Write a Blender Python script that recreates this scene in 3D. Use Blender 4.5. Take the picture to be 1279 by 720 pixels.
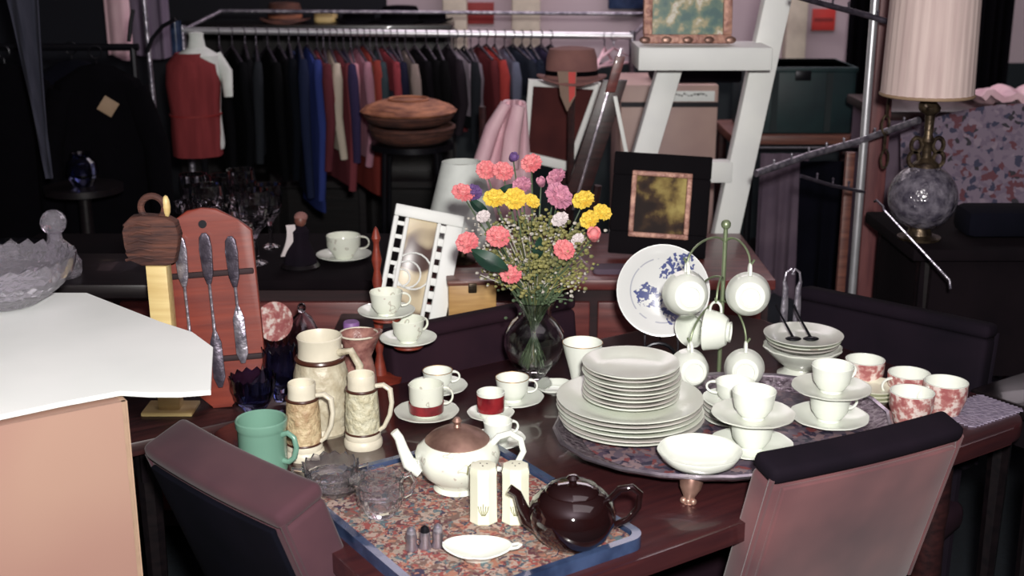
import bpy, bmesh, math, random
from mathutils import Vector, Matrix, Euler
C = bpy.context.scene.collection
PI = math.pi
random.seed(7)
for _o in list(bpy.data.objects):
    bpy.data.objects.remove(_o)

# ------------------------------------------------------------------ camera
CAM_H, PITCH, FPX = 1.65, math.radians(16.0), 1550.0
cd = bpy.data.cameras.new('camera'); cam = bpy.data.objects.new('camera', cd); C.objects.link(cam)
cam.location = (0, 0, CAM_H); cam.rotation_euler = (PI/2 - PITCH, 0, 0)
cd.sensor_fit = 'HORIZONTAL'; cd.sensor_width = 36.0; cd.lens = 36.0 * FPX / 1279.0
cd.clip_start = 0.05
cd.dof.use_dof = True; cd.dof.focus_distance = 2.25; cd.dof.aperture_fstop = 5.0
bpy.context.scene.camera = cam

# ------------------------------------------------------------------ light and exposure
w = bpy.data.worlds.new('world'); bpy.context.scene.world = w; w.use_nodes = True
w.node_tree.nodes['Background'].inputs[0].default_value = (0.36, 0.45, 0.75, 1)
w.node_tree.nodes['Background'].inputs[1].default_value = 0.014
vs = bpy.context.scene.view_settings
vs.view_transform = 'Standard'; vs.look = 'None'; vs.exposure = 0.0; vs.gamma = 1.0; vs.use_curve_mapping = False
def lamp(name, kind, loc, power, color, size=0.1, target=None):
    l = bpy.data.lights.new(name, kind); l.energy = power; l.color = color
    if kind == 'AREA': l.shape = 'RECTANGLE'; l.size = size[0]; l.size_y = size[1]
    else: l.shadow_soft_size = size
    o = bpy.data.objects.new(name, l); C.objects.link(o); o.location = loc
    if target: o.rotation_euler = (Vector(target) - Vector(loc)).to_track_quat('-Z', 'Y').to_euler()
    return o
lamp('camera_flash', 'POINT', (0.07, -0.02, 1.80), 318, (1.0, 0.965, 0.93), 0.05)
lamp('fill_light_back', 'AREA', (0.8, 5.2, 2.62), 36, (1.0, 0.86, 0.93), (3.0, 1.2))  # added unseen fill under the ceiling, lifts the back wall
lamp('fill_light_front', 'AREA', (0.9, 1.2, 2.62), 5, (1.0, 0.88, 0.92), (1.6, 1.0))  # added weak unseen fill above the table

# ------------------------------------------------------------------ pixel to world
def ray(px, py):
    u = (px - 639.5) / FPX; v = (py - 360) / FPX
    return Vector((u, math.cos(PITCH) - v * math.sin(PITCH), -math.sin(PITCH) - v * math.cos(PITCH)))
def on(px, py, z):
    r = ray(px, py); t = (z - CAM_H) / r.z
    return Vector((r.x * t, r.y * t, z))
def at(px, py, Y):
    r = ray(px, py); t = Y / r.y
    return Vector((r.x * t, Y, CAM_H + r.z * t))
TN = Vector((-0.118, 1.46, 0)); E1 = Vector((0.83, 0.558, 0)); E2 = Vector((-0.558, 0.83, 0)); TA = math.atan2(0.558, 0.83)
def tb(a, b, z=0.75):
    p = TN + E1 * a + E2 * b; return Vector((p.x, p.y, z))

# ------------------------------------------------------------------ materials
def s2l(v):
    v /= 255.0
    return v / 12.92 if v <= 0.04045 else ((v + 0.055) / 1.055) ** 2.4
def c(r, g, b, k=1.0):
    return tuple(min(0.9, s2l(x) * k) for x in (r, g, b)) + (1,)
def _new(name):
    m = bpy.data.materials.new(name); m.use_nodes = True
    nt = m.node_tree; return m, nt, nt.nodes['Principled BSDF']
def _bump(nt, b, src, strength, dist=0.01):
    bp = nt.nodes.new('ShaderNodeBump'); bp.inputs['Strength'].default_value = strength; bp.inputs['Distance'].default_value = dist
    nt.links.new(src, bp.inputs['Height']); nt.links.new(bp.outputs[0], b.inputs['Normal'])
def mat(name, col, rough=0.5, metal=0.0, col2=None, scale=20, stretch=(1, 1, 1), bump=0.0, sheen=0.0, spec=0.5, coat=0.0, detail=3):
    m, nt, b = _new(name)
    b.inputs['Base Color'].default_value = col; b.inputs['Roughness'].default_value = rough
    b.inputs['Metallic'].default_value = metal; b.inputs['Specular IOR Level'].default_value = spec
    b.inputs['Coat Weight'].default_value = coat; b.inputs['Sheen Weight'].default_value = sheen
    tc = nt.nodes.new('ShaderNodeTexCoord'); mp = nt.nodes.new('ShaderNodeMapping'); mp.inputs['Scale'].default_value = stretch
    n = nt.nodes.new('ShaderNodeTexNoise'); n.inputs['Scale'].default_value = scale; n.inputs['Detail'].default_value = detail
    nt.links.new(tc.outputs['Object'], mp.inputs[0]); nt.links.new(mp.outputs[0], n.inputs['Vector'])
    if col2 is None: col2 = tuple(x * 0.88 for x in col[:3]) + (1,)
    r = nt.nodes.new('ShaderNodeValToRGB'); r.color_ramp.elements[0].position = 0.35; r.color_ramp.elements[1].position = 0.65
    r.color_ramp.elements[0].color = col; r.color_ramp.elements[1].color = col2
    nt.links.new(n.outputs[0], r.inputs[0]); nt.links.new(r.outputs[0], b.inputs['Base Color'])
    if bump: _bump(nt, b, n.outputs[0], bump)
    return m
def wood(name, a, b2, rough=0.35, axis=(1, 12, 12), coat=0.2):
    return mat(name, a, rough, 0, b2, 6, axis, 0.05, coat=coat, detail=6)
def glass(name, col=(1, 1, 1, 1), rough=0.02, trans=1.0, ior=1.5, cut=False):
    m, nt, b = _new(name)
    b.inputs['Base Color'].default_value = col; b.inputs['Roughness'].default_value = rough
    b.inputs['Transmission Weight'].default_value = trans; b.inputs['IOR'].default_value = ior
    tc = nt.nodes.new('ShaderNodeTexCoord'); n = nt.nodes.new('ShaderNodeTexVoronoi'); n.inputs['Scale'].default_value = 60
    nt.links.new(tc.outputs['Object'], n.inputs['Vector'])
    if cut: _bump(nt, b, n.outputs['Distance'], 0.3, 0.004)
    return m
def pattern(name, stops, scale=30, kind='VOR', rough=0.5, distort=0.0, detail=2, coat=0.0, bump=0.0, rand=True):
    """stops: [(pos,col)]; coloured blotches"""
    m, nt, b = _new(name); b.inputs['Roughness'].default_value = rough; b.inputs['Coat Weight'].default_value = coat
    tc = nt.nodes.new('ShaderNodeTexCoord'); src = tc.outputs['Object']
    if distort:
        dn = nt.nodes.new('ShaderNodeTexNoise'); dn.inputs['Scale'].default_value = scale * 0.6; dn.inputs['Detail'].default_value = 2
        nt.links.new(src, dn.inputs['Vector'])
        mx = nt.nodes.new('ShaderNodeVectorMath'); mx.operation = 'MULTIPLY_ADD'
        mx.inputs[1].default_value = (distort,) * 3
        nt.links.new(dn.outputs['Color'], mx.inputs[0]); nt.links.new(src, mx.inputs[2]); src = mx.outputs[0]
    if kind == 'VOR':
        v = nt.nodes.new('ShaderNodeTexVoronoi'); v.inputs['Scale'].default_value = scale
        nt.links.new(src, v.inputs['Vector'])
        sp = nt.nodes.new('ShaderNodeSeparateColor'); nt.links.new(v.outputs['Color'], sp.inputs[0]); f = sp.outputs[0]
    else:
        v = nt.nodes.new('ShaderNodeTexNoise'); v.inputs['Scale'].default_value = scale; v.inputs['Detail'].default_value = detail
        nt.links.new(src, v.inputs['Vector']); f = v.outputs[0]
    r = nt.nodes.new('ShaderNodeValToRGB'); cr = r.color_ramp; cr.interpolation = 'CONSTANT' if kind == 'VOR' else 'LINEAR'
    cr.elements[0].position, cr.elements[0].color = stops[0]; cr.elements[1].position, cr.elements[1].color = stops[1]
    for p, q in stops[2:]:
        e = cr.elements.new(p); e.color = q
    nt.links.new(f, r.inputs[0]); nt.links.new(r.outputs[0], b.inputs['Base Color'])
    if bump: _bump(nt, b, f, bump)
    return m

M = {}
M['porcelain'] = mat('porcelain', (0.80, 0.84, 0.76, 1), 0.14, 0, (0.77, 0.81, 0.73, 1), 4)
M['porcelain_gray'] = mat('porcelain_aged', (0.62, 0.60, 0.56, 1), 0.18, 0, (0.52, 0.49, 0.46, 1), 9)
M['bone'] = mat('bone_china', (0.72, 0.76, 0.68, 1), 0.18, 0, (0.66, 0.68, 0.60, 1), 12)
M['sprig'] = pattern('china_sprigged', [(0, c(225, 230, 215)), (0.64, c(222, 226, 212)), (0.66, c(192, 180, 170)), (0.68, c(178, 186, 168)), (0.70, c(222, 226, 212))], 46, 'NOISE', 0.15, detail=1)
M['redchina'] = pattern('red_transferware', [(0, c(225, 212, 205)), (0.40, c(222, 205, 198)), (0.50, c(185, 130, 125)), (0.62, c(160, 95, 95))], 75, 'NOISE', 0.2, detail=3)
M['redglaze'] = mat('red_glaze', c(140, 40, 45), 0.15, 0, c(95, 22, 30), 30)
M['cranberry'] = glass('cranberry_glass', (0.75, 0.08, 0.12, 1), 0.05, 0.6)
M['gold'] = mat('gilt', c(190, 150, 90), 0.3, 0.9)
M['stein'] = mat('stein_stoneware', c(196, 190, 168), 0.45, 0, c(168, 158, 134), 45, (1, 1, 1), 0.5)
M['stein_relief'] = mat('stein_relief', c(200, 198, 174), 0.5, 0, c(182, 176, 146), 70, (1, 1, 1), 0.9, detail=5)
M['stein_warm'] = mat('stein_relief_warm', c(200, 182, 145), 0.5, 0, c(158, 130, 98), 60, (1, 1, 1), 0.9, detail=5)
M['stein_rim'] = mat('stein_rim', c(214, 208, 188), 0.35, 0)
M['band'] = mat('brown_glaze_band', c(70, 38, 28), 0.3)
M['pitcher'] = mat('pink_brown_stoneware', c(165, 120, 110), 0.4, 0, c(100, 58, 56), 40, (1, 1, 1), 0.6, detail=5)
M['green'] = mat('jade_green_glaze', c(112, 152, 134), 0.22, 0, c(106, 145, 128), 8)
M['brown_glaze'] = mat('dark_brown_glaze', c(30, 12, 12), 0.05, 0, c(22, 8, 9), 8, spec=0.8, coat=0.6)
M['bronze'] = mat('tarnished_bronze', c(175, 140, 125), 0.4, 0.6, c(125, 95, 85), 20)
M['shaker'] = mat('cream_ceramic', c(226, 228, 206), 0.3, 0, c(218, 220, 196), 10)
M['olive'] = mat('olive_decal', c(120, 120, 80), 0.5)
M['table'] = wood('table_walnut', c(64, 31, 32), c(50, 25, 28), 0.28, (1, 10, 10), 0.35)
M['darkwood'] = wood('dark_wood', c(58, 30, 30), c(34, 18, 20), 0.4)
M['blackwood'] = wood('black_wood', c(22, 16, 18), c(12, 9, 12), 0.35)
M['redwood'] = wood('red_brown_wood', c(128, 50, 34), c(106, 38, 28), 0.5)
M['mahog'] = wood('mahogany', c(116, 58, 54), c(90, 42, 42), 0.4)
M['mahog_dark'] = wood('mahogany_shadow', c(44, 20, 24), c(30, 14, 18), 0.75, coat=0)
M['midwood'] = wood('brown_wood', c(128, 82, 68), c(92, 54, 48), 0.45)
M['yellowwood'] = wood('honey_wood', c(200, 160, 100), c(170, 128, 76), 0.45)
M['creamwood'] = wood('cream_wood', c(222, 200, 140), c(205, 178, 118), 0.5)
M['plywood'] = mat('peach_board', c(158, 126, 110), 0.8, 0, c(142, 102, 94), 2.2, (1, 1, .7), detail=2)
M['plywood_edge'] = mat('board_edge', c(178, 148, 124), 0.7)
M['paper'] = mat('white_cloth', (0.93, 0.96, 0.93, 1), 0.7, 0, (0.84, 0.88, 0.85, 1), 3, bump=0.05)
M['whitepaint'] = mat('white_paint', (0.86, 0.88, 0.84, 1), 0.5, 0, (0.78, 0.80, 0.78, 1), 6)
M['velvet'] = mat('mauve_velvet', c(112, 72, 74), 0.85, 0, c(80, 52, 57), 5, sheen=0.25, spec=0.2, bump=0.1)
M['velvet_dark'] = mat('dark_plum_velvet', c(26, 19, 28), 0.9, 0, c(18, 14, 22), 6, spec=0.1)
M['velvet_top'] = mat('dull_mauve_velvet', c(78, 52, 58), 0.9, 0, c(64, 42, 50), 6, sheen=0.1, spec=0.1)
M['velvet_mid'] = mat('plum_velvet', c(44, 27, 36), 0.9, 0, c(32, 20, 30), 6, spec=0.1)
M['navycloth_shade'] = mat('navy_cloth_and_shade', c(12, 12, 22), 0.95, 0, c(8, 9, 17), 8, spec=0.08)  # navy cloth; on the left chair's back it also carries the shade
M['chrome'] = mat('chrome', (0.8, 0.8, 0.84, 1), 0.32, 0.75)
M['silver'] = mat('silver_plate', (0.55, 0.50, 0.55, 1), 0.28, 0.9, (0.38, 0.34, 0.4, 1), 40, bump=0.15)
M['silver_etch'] = mat('etched_silver', (0.50, 0.44, 0.48, 1), 0.35, 0.8, (0.16, 0.12, 0.15, 1), 110, bump=0.6)
M['pewter'] = mat('pewter', c(170, 165, 175), 0.35, 0.7, c(110, 105, 118), 60, bump=0.3)
M['pewter_dark'] = mat('dull_pewter', c(95, 88, 100), 0.4, 0.6, c(66, 60, 72), 60, bump=0.3)
M['brass'] = mat('antique_brass', c(98, 84, 66), 0.4, 0.7, c(48, 38, 32), 50, bump=0.3)
M['blackmetal'] = mat('black_metal', c(24, 24, 30), 0.35, 0.5)
M['greenmetal'] = mat('pale_green_metal', c(150, 165, 130), 0.35, 0.6)
M['crystal'] = glass('cut_crystal', (0.98, 0.97, 1.0, 1), 0.0, 1.0)
M['crystal_dim'] = glass('dim_crystal', (0.88, 0.90, 1.0, 1), 0.0, 1.0)
M['crystal_white'] = glass('bright_cut_crystal', (0.84, 0.80, 0.88, 1), 0.02, 0.90, cut=True)
M['crystal_mid'] = glass('pressed_glass', (0.96, 0.94, 0.98, 1), 0.0, 0.975)
M['mattblack'] = mat('matt_black_wood', c(20, 14, 18), 0.9, 0, c(13, 9, 13), 6, spec=0.08)
M['blueglass'] = glass('cobalt_glass', (0.30, 0.34, 0.6, 1), 0.0, 1.0)
M['clear'] = glass('clear_glass', (0.96, 0.98, 0.97, 1), 0.01, 1.0)
M['globeglass'] = mat('crackled_smoke_glass', c(110, 105, 115), 0.15, 0, c(60, 56, 68), 45, bump=0.8, coat=0.5)
M['shade'] = mat('cream_shade', c(208, 188, 182), 0.8, 0, c(190, 168, 164), 8, (6, 6, .4))
M['lampwhite'] = mat('white_shade', (0.72, 0.76, 0.72, 1), 0.7)
M['shadetrim'] = mat('shade_trim', c(150, 125, 100), 0.7)
M['wicker'] = mat('woven_tan', c(190, 125, 90), 0.7, 0, c(120, 70, 52), 14, (1, 1, 9), 0.5)
M['wicker_dark'] = mat('woven_brown', c(96, 58, 46), 0.8, 0, c(54, 32, 30), 14, (1, 1, 9), 0.5)
M['felt'] = mat('brown_felt', c(140, 98, 92), 0.9, 0, c(120, 82, 80), 10)
M['blackfelt'] = mat('black_felt', c(9, 8, 12), 0.98, spec=0.05)
M['pinkcloth'] = mat('pink_satin', c(238, 200, 208), 0.6, 0, c(222, 178, 190), 7, (3, 3, 1), 0.2)
M['mauvecloth'] = mat('mauve_cloth', c(104, 88, 102), 0.85, 0, c(80, 66, 82), 6, bump=0.3)
M['sheercloth'] = mat('gray_gauze', c(52, 52, 66), 0.9, 0, c(34, 36, 50), 10, (4, 4, .5))
M['floral'] = pattern('floral_chintz', [(0, c(112, 98, 114)), (0.50, c(100, 86, 104)), (0.68, c(88, 46, 56)), (0.78, c(46, 46, 70)), (0.88, c(36, 32, 42)), (0.94, c(125, 110, 124))], 70, 'VOR', 0.8, 0.03)
M['tapestry'] = pattern('floral_tapestry', [(0, c(165, 145, 134)), (0.2, c(140, 72, 68)), (0.32, c(112, 88, 80)), (0.5, c(160, 112, 94)), (0.60, c(84, 102, 108)), (0.68, c(92, 54, 60)), (0.80, c(150, 138, 126)), (0.93, c(56, 50, 72))], 95, 'VOR', 0.7, 0.07)
M['traylining'] = pattern('tray_floral_lining', [(0, c(90, 80, 92)), (0.3, c(110, 60, 62)), (0.45, c(74, 62, 78)), (0.6, c(46, 42, 60)), (0.75, c(120, 100, 104))], 75, 'VOR', 0.4, 0.04)
M['blueedge'] = mat('blue_edge', c(58, 74, 106), 0.2, 0, c(34, 46, 72), 20, coat=0.4)
M['leaf'] = mat('dark_leaf', c(34, 70, 52), 0.5, 0, c(20, 46, 38), 20)
M['stem'] = mat('green_stem', c(84, 102, 72), 0.6, 0, c(60, 76, 56), 20)
M['sprayleaf'] = mat('olive_spray', c(150, 145, 84), 0.7, 0, c(110, 112, 72), 20)
M['babys'] = mat('tiny_white_flower', c(190, 185, 175), 0.8)
M['wall'] = mat('mauve_plaster', c(192, 176, 182), 0.85, 0, c(178, 160, 168), 1.2)
M['wall_dark'] = mat('black_green_dado', c(22, 38, 40), 0.7, 0, c(14, 26, 32), 2)
M['wall_navy'] = mat('dark_navy_wall', c(14, 17, 28), 0.9, 0, c(10, 12, 20), 1)
M['cream'] = mat('cream_paint', c(226, 214, 196), 0.7)
M['floor'] = mat('dark_carpet', c(16, 26, 34), 0.95, 0, c(10, 18, 26), 60, bump=0.3)
M['ceil'] = mat('ceiling_paint', c(120, 110, 120), 0.9)
M['red'] = mat('red_card', c(205, 60, 55), 0.6)
M['red_dark'] = mat('red_card_dark', c(140, 40, 40), 0.6)
M['beige'] = mat('beige_enamel', c(190, 160, 150), 0.5, 0, c(170, 140, 135), 4)
M['darkgreen'] = mat('dark_green_paint', c(26, 52, 54), 0.5, 0, c(16, 34, 40), 6)
M['post'] = wood('brown_post', c(112, 66, 66), c(86, 48, 52), 0.5, (10, 10, 1))
M['mirror'] = mat('mirror_silver', (0.85, 0.86, 0.86, 1), 0.04, 1.0)
M['blackpaint'] = mat('black_paint', c(16, 12, 16), 0.8, 0, c(11, 9, 13), 8, spec=0.1)
M['doily'] = mat('grey_lace', c(150, 140, 158), 0.9, 0, c(120, 110, 130), 120, bump=0.5)

# ------------------------------------------------------------------ geometry helpers
class MB:
    def __init__(s): s.bm = bmesh.new()
    def _xf(s, vs, T):
        if T is not None:
            for v in vs: v.co = T @ v.co
    def box(s, x0, x1, y0, y1, z0, z1, bev=0.0, T=None, seg=2):
        r = bmesh.ops.create_cube(s.bm, size=1.0); vs = r['verts']
        bmesh.ops.transform(s.bm, matrix=Matrix.Translation(((x0+x1)/2, (y0+y1)/2, (z0+z1)/2)) @ Matrix.Diagonal((abs(x1-x0), abs(y1-y0), abs(z1-z0), 1)), verts=vs)
        if bev:
            es = list({e for v in vs for e in v.link_edges})
            rb = bmesh.ops.bevel(s.bm, geom=es, offset=bev, segments=seg, affect='EDGES', profile=0.5)
            vs = list({v for f in rb['faces'] for v in f.verts} | {v for v in vs if v.is_valid})
        s._xf(vs, T); return s
    def lathe(s, prof, seg=32, mod=None, T=None):
        rings = []; new = []
        for i, (r, z) in enumerate(prof):
            if r <= 1e-6:
                v = s.bm.verts.new((0, 0, z)); new.append(v); rings.append([v]); continue
            ring = []
            for k in range(seg):
                a = 2*PI*k/seg; rr, zz = r, z
                if mod: rr, zz = mod(a, r, z, i)
                v = s.bm.verts.new((rr*math.cos(a), rr*math.sin(a), zz)); ring.append(v); new.append(v)
            rings.append(ring)
        for A, B in zip(rings, rings[1:]):
            if len(A) == 1 and len(B) == 1: continue
            for k in range(seg):
                k2 = (k+1) % seg
                if len(A) == 1: s.bm.faces.new((A[0], B[k2], B[k]))
                elif len(B) == 1: s.bm.faces.new((A[k], A[k2], B[0]))
                else: s.bm.faces.new((A[k], A[k2], B[k2], B[k]))
        s._xf(new, T); return s
    def tube(s, pts, rad, seg=8, flat=1.0, T=None, cap=True):
        pts = [Vector(p) for p in pts]; n = len(pts); rings = []; new = []
        prev = None
        for i, p in enumerate(pts):
            d = (pts[min(i+1, n-1)] - pts[max(i-1, 0)]).normalized()
            if prev is None:
                up = Vector((0, 0, 1)) if abs(d.z) < 0.9 else Vector((0, 1, 0)); a = d.cross(up).normalized()
            else: a = (prev - d * prev.dot(d)).normalized()
            prev = a; b = d.cross(a)
            r = rad[i] if isinstance(rad, (list, tuple)) else rad
            ring = [s.bm.verts.new(p + a*math.cos(2*PI*k/seg)*r + b*math.sin(2*PI*k/seg)*r*flat) for k in range(seg)]
            rings.append(ring); new += ring
        for A, B in zip(rings, rings[1:]):
            for k in range(seg):
                s.bm.faces.new((A[k], A[(k+1) % seg], B[(k+1) % seg], B[k]))
        if cap: s.bm.faces.new(rings[0][::-1]); s.bm.faces.new(rings[-1])
        s._xf(new, T); return s
    def prism(s, pts, t0, t1, axis='y', T=None, bev=0.0):
        """2D outline (u,v) extruded; axis y: u->x v->z, axis z: u->x v->y, axis x: u->y v->z"""
        def P(u, v, t): return (u, t, v) if axis == 'y' else ((u, v, t) if axis == 'z' else (t, u, v))
        A = [s.bm.verts.new(P(u, v, t0)) for u, v in pts]; B = [s.bm.verts.new(P(u, v, t1)) for u, v in pts]
        fs = [s.bm.faces.new(A), s.bm.faces.new(B[::-1])]
        n = len(pts)
        for k in range(n): fs.append(s.bm.faces.new((A[k], B[k], B[(k+1) % n], A[(k+1) % n])))
        vs = A + B
        if bev:
            rb = bmesh.ops.bevel(s.bm, geom=list({e for f in fs[:2] for e in f.edges}), offset=bev, segments=2, affect='EDGES', profile=0.5)
            vs = list({v for f in rb['faces'] for v in f.verts} | {v for v in vs if v.is_valid})
        s._xf(vs, T); return s
    def ball(s, loc, r, sc=(1, 1, 1), seg=16, T=None):
        n = max(4, seg*2//3); prof = [(r*math.sin(PI*k/n) if 0 < k < n else 0, -r*math.cos(PI*k/n)) for k in range(n+1)]
        m = Matrix.Translation(loc) @ Matrix.Diagonal((*sc, 1))
        if T is not None: m = T @ m
        return s.lathe(prof, seg, T=m)
    def torus(s, R, r, T=None, seg=20, sub=8, sc=(1, 1)):
        pts = [(R*math.cos(2*PI*k/seg)*sc[0], R*math.sin(2*PI*k/seg)*sc[1], 0) for k in range(seg)]
        rings = []; new = []
        for k in range(seg):
            a = 2*PI*k/seg; ca, sa = math.cos(a), math.sin(a)
            ring = [s.bm.verts.new(((R*sc[0] + r*math.cos(2*PI*j/sub))*ca, (R*sc[1] + r*math.cos(2*PI*j/sub))*sa, r*math.sin(2*PI*j/sub))) for j in range(sub)]
            rings.append(ring); new += ring
        for k in range(seg):
            A, B = rings[k], rings[(k+1) % seg]
            for j in range(sub): s.bm.faces.new((A[j], B[j], B[(j+1) % sub], A[(j+1) % sub]))
        s._xf(new, T); return s
    def grid(s, fn, nu, nv, thick=0.0, closeu=False):
        """fn(u,v)->(x,y,z); with thickness along normals (solid sheet)"""
        P = [[Vector(fn(i/nu, j/nv)) for j in range(nv+1)] for i in range(nu+1)]
        V = [[s.bm.verts.new(p) for p in row] for row in P]
        for i in range(nu):
            for j in range(nv): s.bm.faces.new((V[i][j], V[i+1][j], V[i+1][j+1], V[i][j+1]))
        if thick:
            W = []
            for i in range(nu+1):
                row = []
                for j in range(nv+1):
                    du = P[min(i+1, nu)][j] - P[max(i-1, 0)][j]; dv = P[i][min(j+1, nv)] - P[i][max(j-1, 0)]
                    row.append(s.bm.verts.new(P[i][j] - du.cross(dv).normalized()*thick))
                W.append(row)
            for i in range(nu):
                for j in range(nv): s.bm.faces.new((W[i][j], W[i][j+1], W[i+1][j+1], W[i+1][j]))
            for i in range(nu):
                s.bm.faces.new((V[i][0], W[i][0], W[i+1][0], V[i+1][0])); s.bm.faces.new((V[i][nv], V[i+1][nv], W[i+1][nv], W[i][nv]))
            for j in range(nv):
                s.bm.faces.new((V[0][j], V[0][j+1], W[0][j+1], W[0][j])); s.bm.faces.new((V[nu][j], W[nu][j], W[nu][j+1], V[nu][j+1]))
        return s
    def build(s, name, m, parent=None, smooth=38):
        bmesh.ops.recalc_face_normals(s.bm, faces=s.bm.faces)
        for f in s.bm.faces: f.smooth = True
        lim = math.radians(smooth)
        for e in s.bm.edges:
            if len(e.link_faces) == 2 and e.calc_face_angle(0) > lim: e.smooth = False
        me = bpy.data.meshes.new(name); s.bm.to_mesh(me); s.bm.free()
        me.materials.append(M[m] if isinstance(m, str) else m)
        o = bpy.data.objects.new(name, me); C.objects.link(o)
        if parent is not None: o.parent = parent
        return o
def R(ax, deg): return Matrix.Rotation(math.radians(deg), 4, ax)
def TR(x, y, z): return Matrix.Translation((x, y, z))
def tag(o, label=None, cat=None, group=None, kind=None):
    if label: o['label'] = label
    if cat: o['category'] = cat
    if group: o['group'] = group
    if kind: o['kind'] = kind
    return o
def thing(name, label, cat, loc=(0, 0, 0), rz=0, group=None, rx=0, ry=0):
    o = bpy.data.objects.new(name, None); C.objects.link(o); o.empty_display_size = 0.05
    o.location = loc; o.rotation_euler = (math.radians(rx), math.radians(ry), math.radians(rz))
    return tag(o, label, cat, group)
def struct(name, mb, m, loc=None):
    o = mb.build(name, m); o['kind'] = 'structure'
    if loc: o.location = loc
    return o
def kids(o): return [q for q in bpy.data.objects if q.parent == o]
def dup(root, loc, rz=None, label=None, group=None, scale=None):
    r = root.copy(); C.objects.link(r); r.location = loc
    if rz is not None: r.rotation_euler = (root.rotation_euler[0], root.rotation_euler[1], math.radians(rz))
    if label: r['label'] = label
    if group: r['group'] = group
    if scale: r.scale = (scale,)*3
    for ch in kids(root):
        q = ch.copy(); C.objects.link(q); q.parent = r
        for g in kids(ch):
            d = g.copy(); C.objects.link(d); d.parent = q
    return r

# ------------------------------------------------------------------ the room
struct('floor', MB().box(-4.2, 4.2, -1.5, 6.4, -0.1, 0), 'floor')
struct('ceiling', MB().box(-4.2, 4.2, -1.5, 6.4, 2.75, 2.85), 'ceil')
struct('wall_back', MB().box(-0.62, 4.2, 6.3, 6.4, 1.02, 2.75), 'wall')
struct('wall_back_left', MB().box(-4.2, -0.62, 6.3, 6.4, 0, 2.75), 'wall_navy')
struct('wall_back_dado', MB().box(-0.62, 4.2, 6.28, 6.4, 0, 1.02), 'wall_dark')
struct('wall_left', MB().box(-4.3, -4.2, -1.5, 6.4, 0, 2.75), 'wall_navy')
struct('wall_right', MB().box(4.2, 4.3, -1.5, 6.4, 0, 2.75), 'wall_navy')
struct('wall_front', MB().box(-4.2, 4.2, -1.6, -1.5, 0, 2.75), 'wall_navy')
p = at(657, 30, 6.2)
struct('trim_1', MB().box(p.x-.07, p.x+.07, 6.2, 6.3, 1.02, 2.75, 0.01), 'cream')
p = at(568, 30, 6.2)
struct('trim_2', MB().box(p.x-.06, p.x+.06, 6.2, 6.3, 1.02, 2.75, 0.01), 'cream')
p = at(996, 30, 6.2)
struct('trim_3', MB().box(p.x-.05, p.x+.05, 6.2, 6.3, 1.02, 2.75, 0.01), 'cream')
struct('baseboard_back', MB().box(-4.2, 4.2, 6.26, 6.28, 0, 0.12), 'blackwood')

# ------------------------------------------------------------------ large furniture
def rounded(x0, x1, y0, y1, r, n=8):
    pts = []
    for cx, cy, a0 in ((x1-r, y1-r, 0), (x0+r, y1-r, 90), (x0+r, y0+r, 180), (x1-r, y0+r, 270)):
        for k in range(n+1):
            a = math.radians(a0 + 90*k/n); pts.append((cx + r*math.cos(a), cy + r*math.sin(a)))
    return pts
TDEG = math.degrees(TA)
t = thing('dining_table', 'dark walnut dining table covered with china, steins and teapots', 'table', (TN.x, TN.y, 0), TDEG)
TL, TW = 1.38, 0.86
MB().prism(rounded(0, TL, 0, TW, 0.10), 0.718, 0.75, 'z', bev=0.006).build('tabletop', 'table', t)
MB().prism(rounded(0.09, TL-.09, 0.09, TW-.09, 0.06), 0.66, 0.718, 'z').build('apron', 'darkwood', t)
for x in (.135, TL-.135):
    for y in (.135, TW-.135):
        MB().lathe([(0, 0), (.018, 0), (.022, .03), (.018, .06), (.028, .30), (.020, .34), (.032, .38), (.030, .50), (.034, .54), (.034, .66), (0, .66)], 16, T=TR(x, y, 0)).build('leg', 'darkwood', t)

def sideboard(name, label, cat, x0, x1, y0, y1, h, m, m2, drawers=3, group=None, top=None):
    t = thing(name, label, cat, ((x0+x1)/2, y0, 0), 0, group)
    W = (x1-x0)/2; D = y1-y0
    MB().box(-W-.012, W+.012, -.012, D, h-.028, h, .005).build('top', top or m, t)
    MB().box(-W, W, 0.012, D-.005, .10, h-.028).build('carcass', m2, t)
    n = max(1, int(round(2*W/.42)))
    for i in range(n):
        for j in range(drawers):
            zh = (h-.05-.14)/drawers; z0 = .14 + j*zh; xa = -W + .02 + i*(2*W-.02)/n; xb = -W + (i+1)*(2*W-.02)/n
            d = MB().box(xa, xb, -.004, .014, z0+.012, z0+zh-.012, .004).build('drawer', m, t)
            MB().lathe([(0, 0), (.012, 0), (.006, .006), (.006, .012), (.013, .018), (.010, .024), (0, .026)], 12, T=TR((xa+xb)/2, -.002, z0+zh/2) @ R('X', 90)).build('knob', 'brass', d)
    for sx in (-1, 1):
        for yy in (.04, D-.05):
            MB().tube([(sx*(W-.04), yy, 0), (sx*(W-.04), yy, .10)], [.016, .026]).build('leg', m2, t)
    return t
# sideboard behind, carrying crystal, figurine and one cup
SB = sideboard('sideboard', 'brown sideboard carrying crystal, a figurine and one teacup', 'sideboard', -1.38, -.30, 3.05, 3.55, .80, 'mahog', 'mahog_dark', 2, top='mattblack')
DR = sideboard('dresser', 'red-brown dresser behind the flower vase, under the black picture frame', 'dresser', -.24, .66, 3.05, 3.55, .80, 'mahog', 'mahog_dark', 3)
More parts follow.
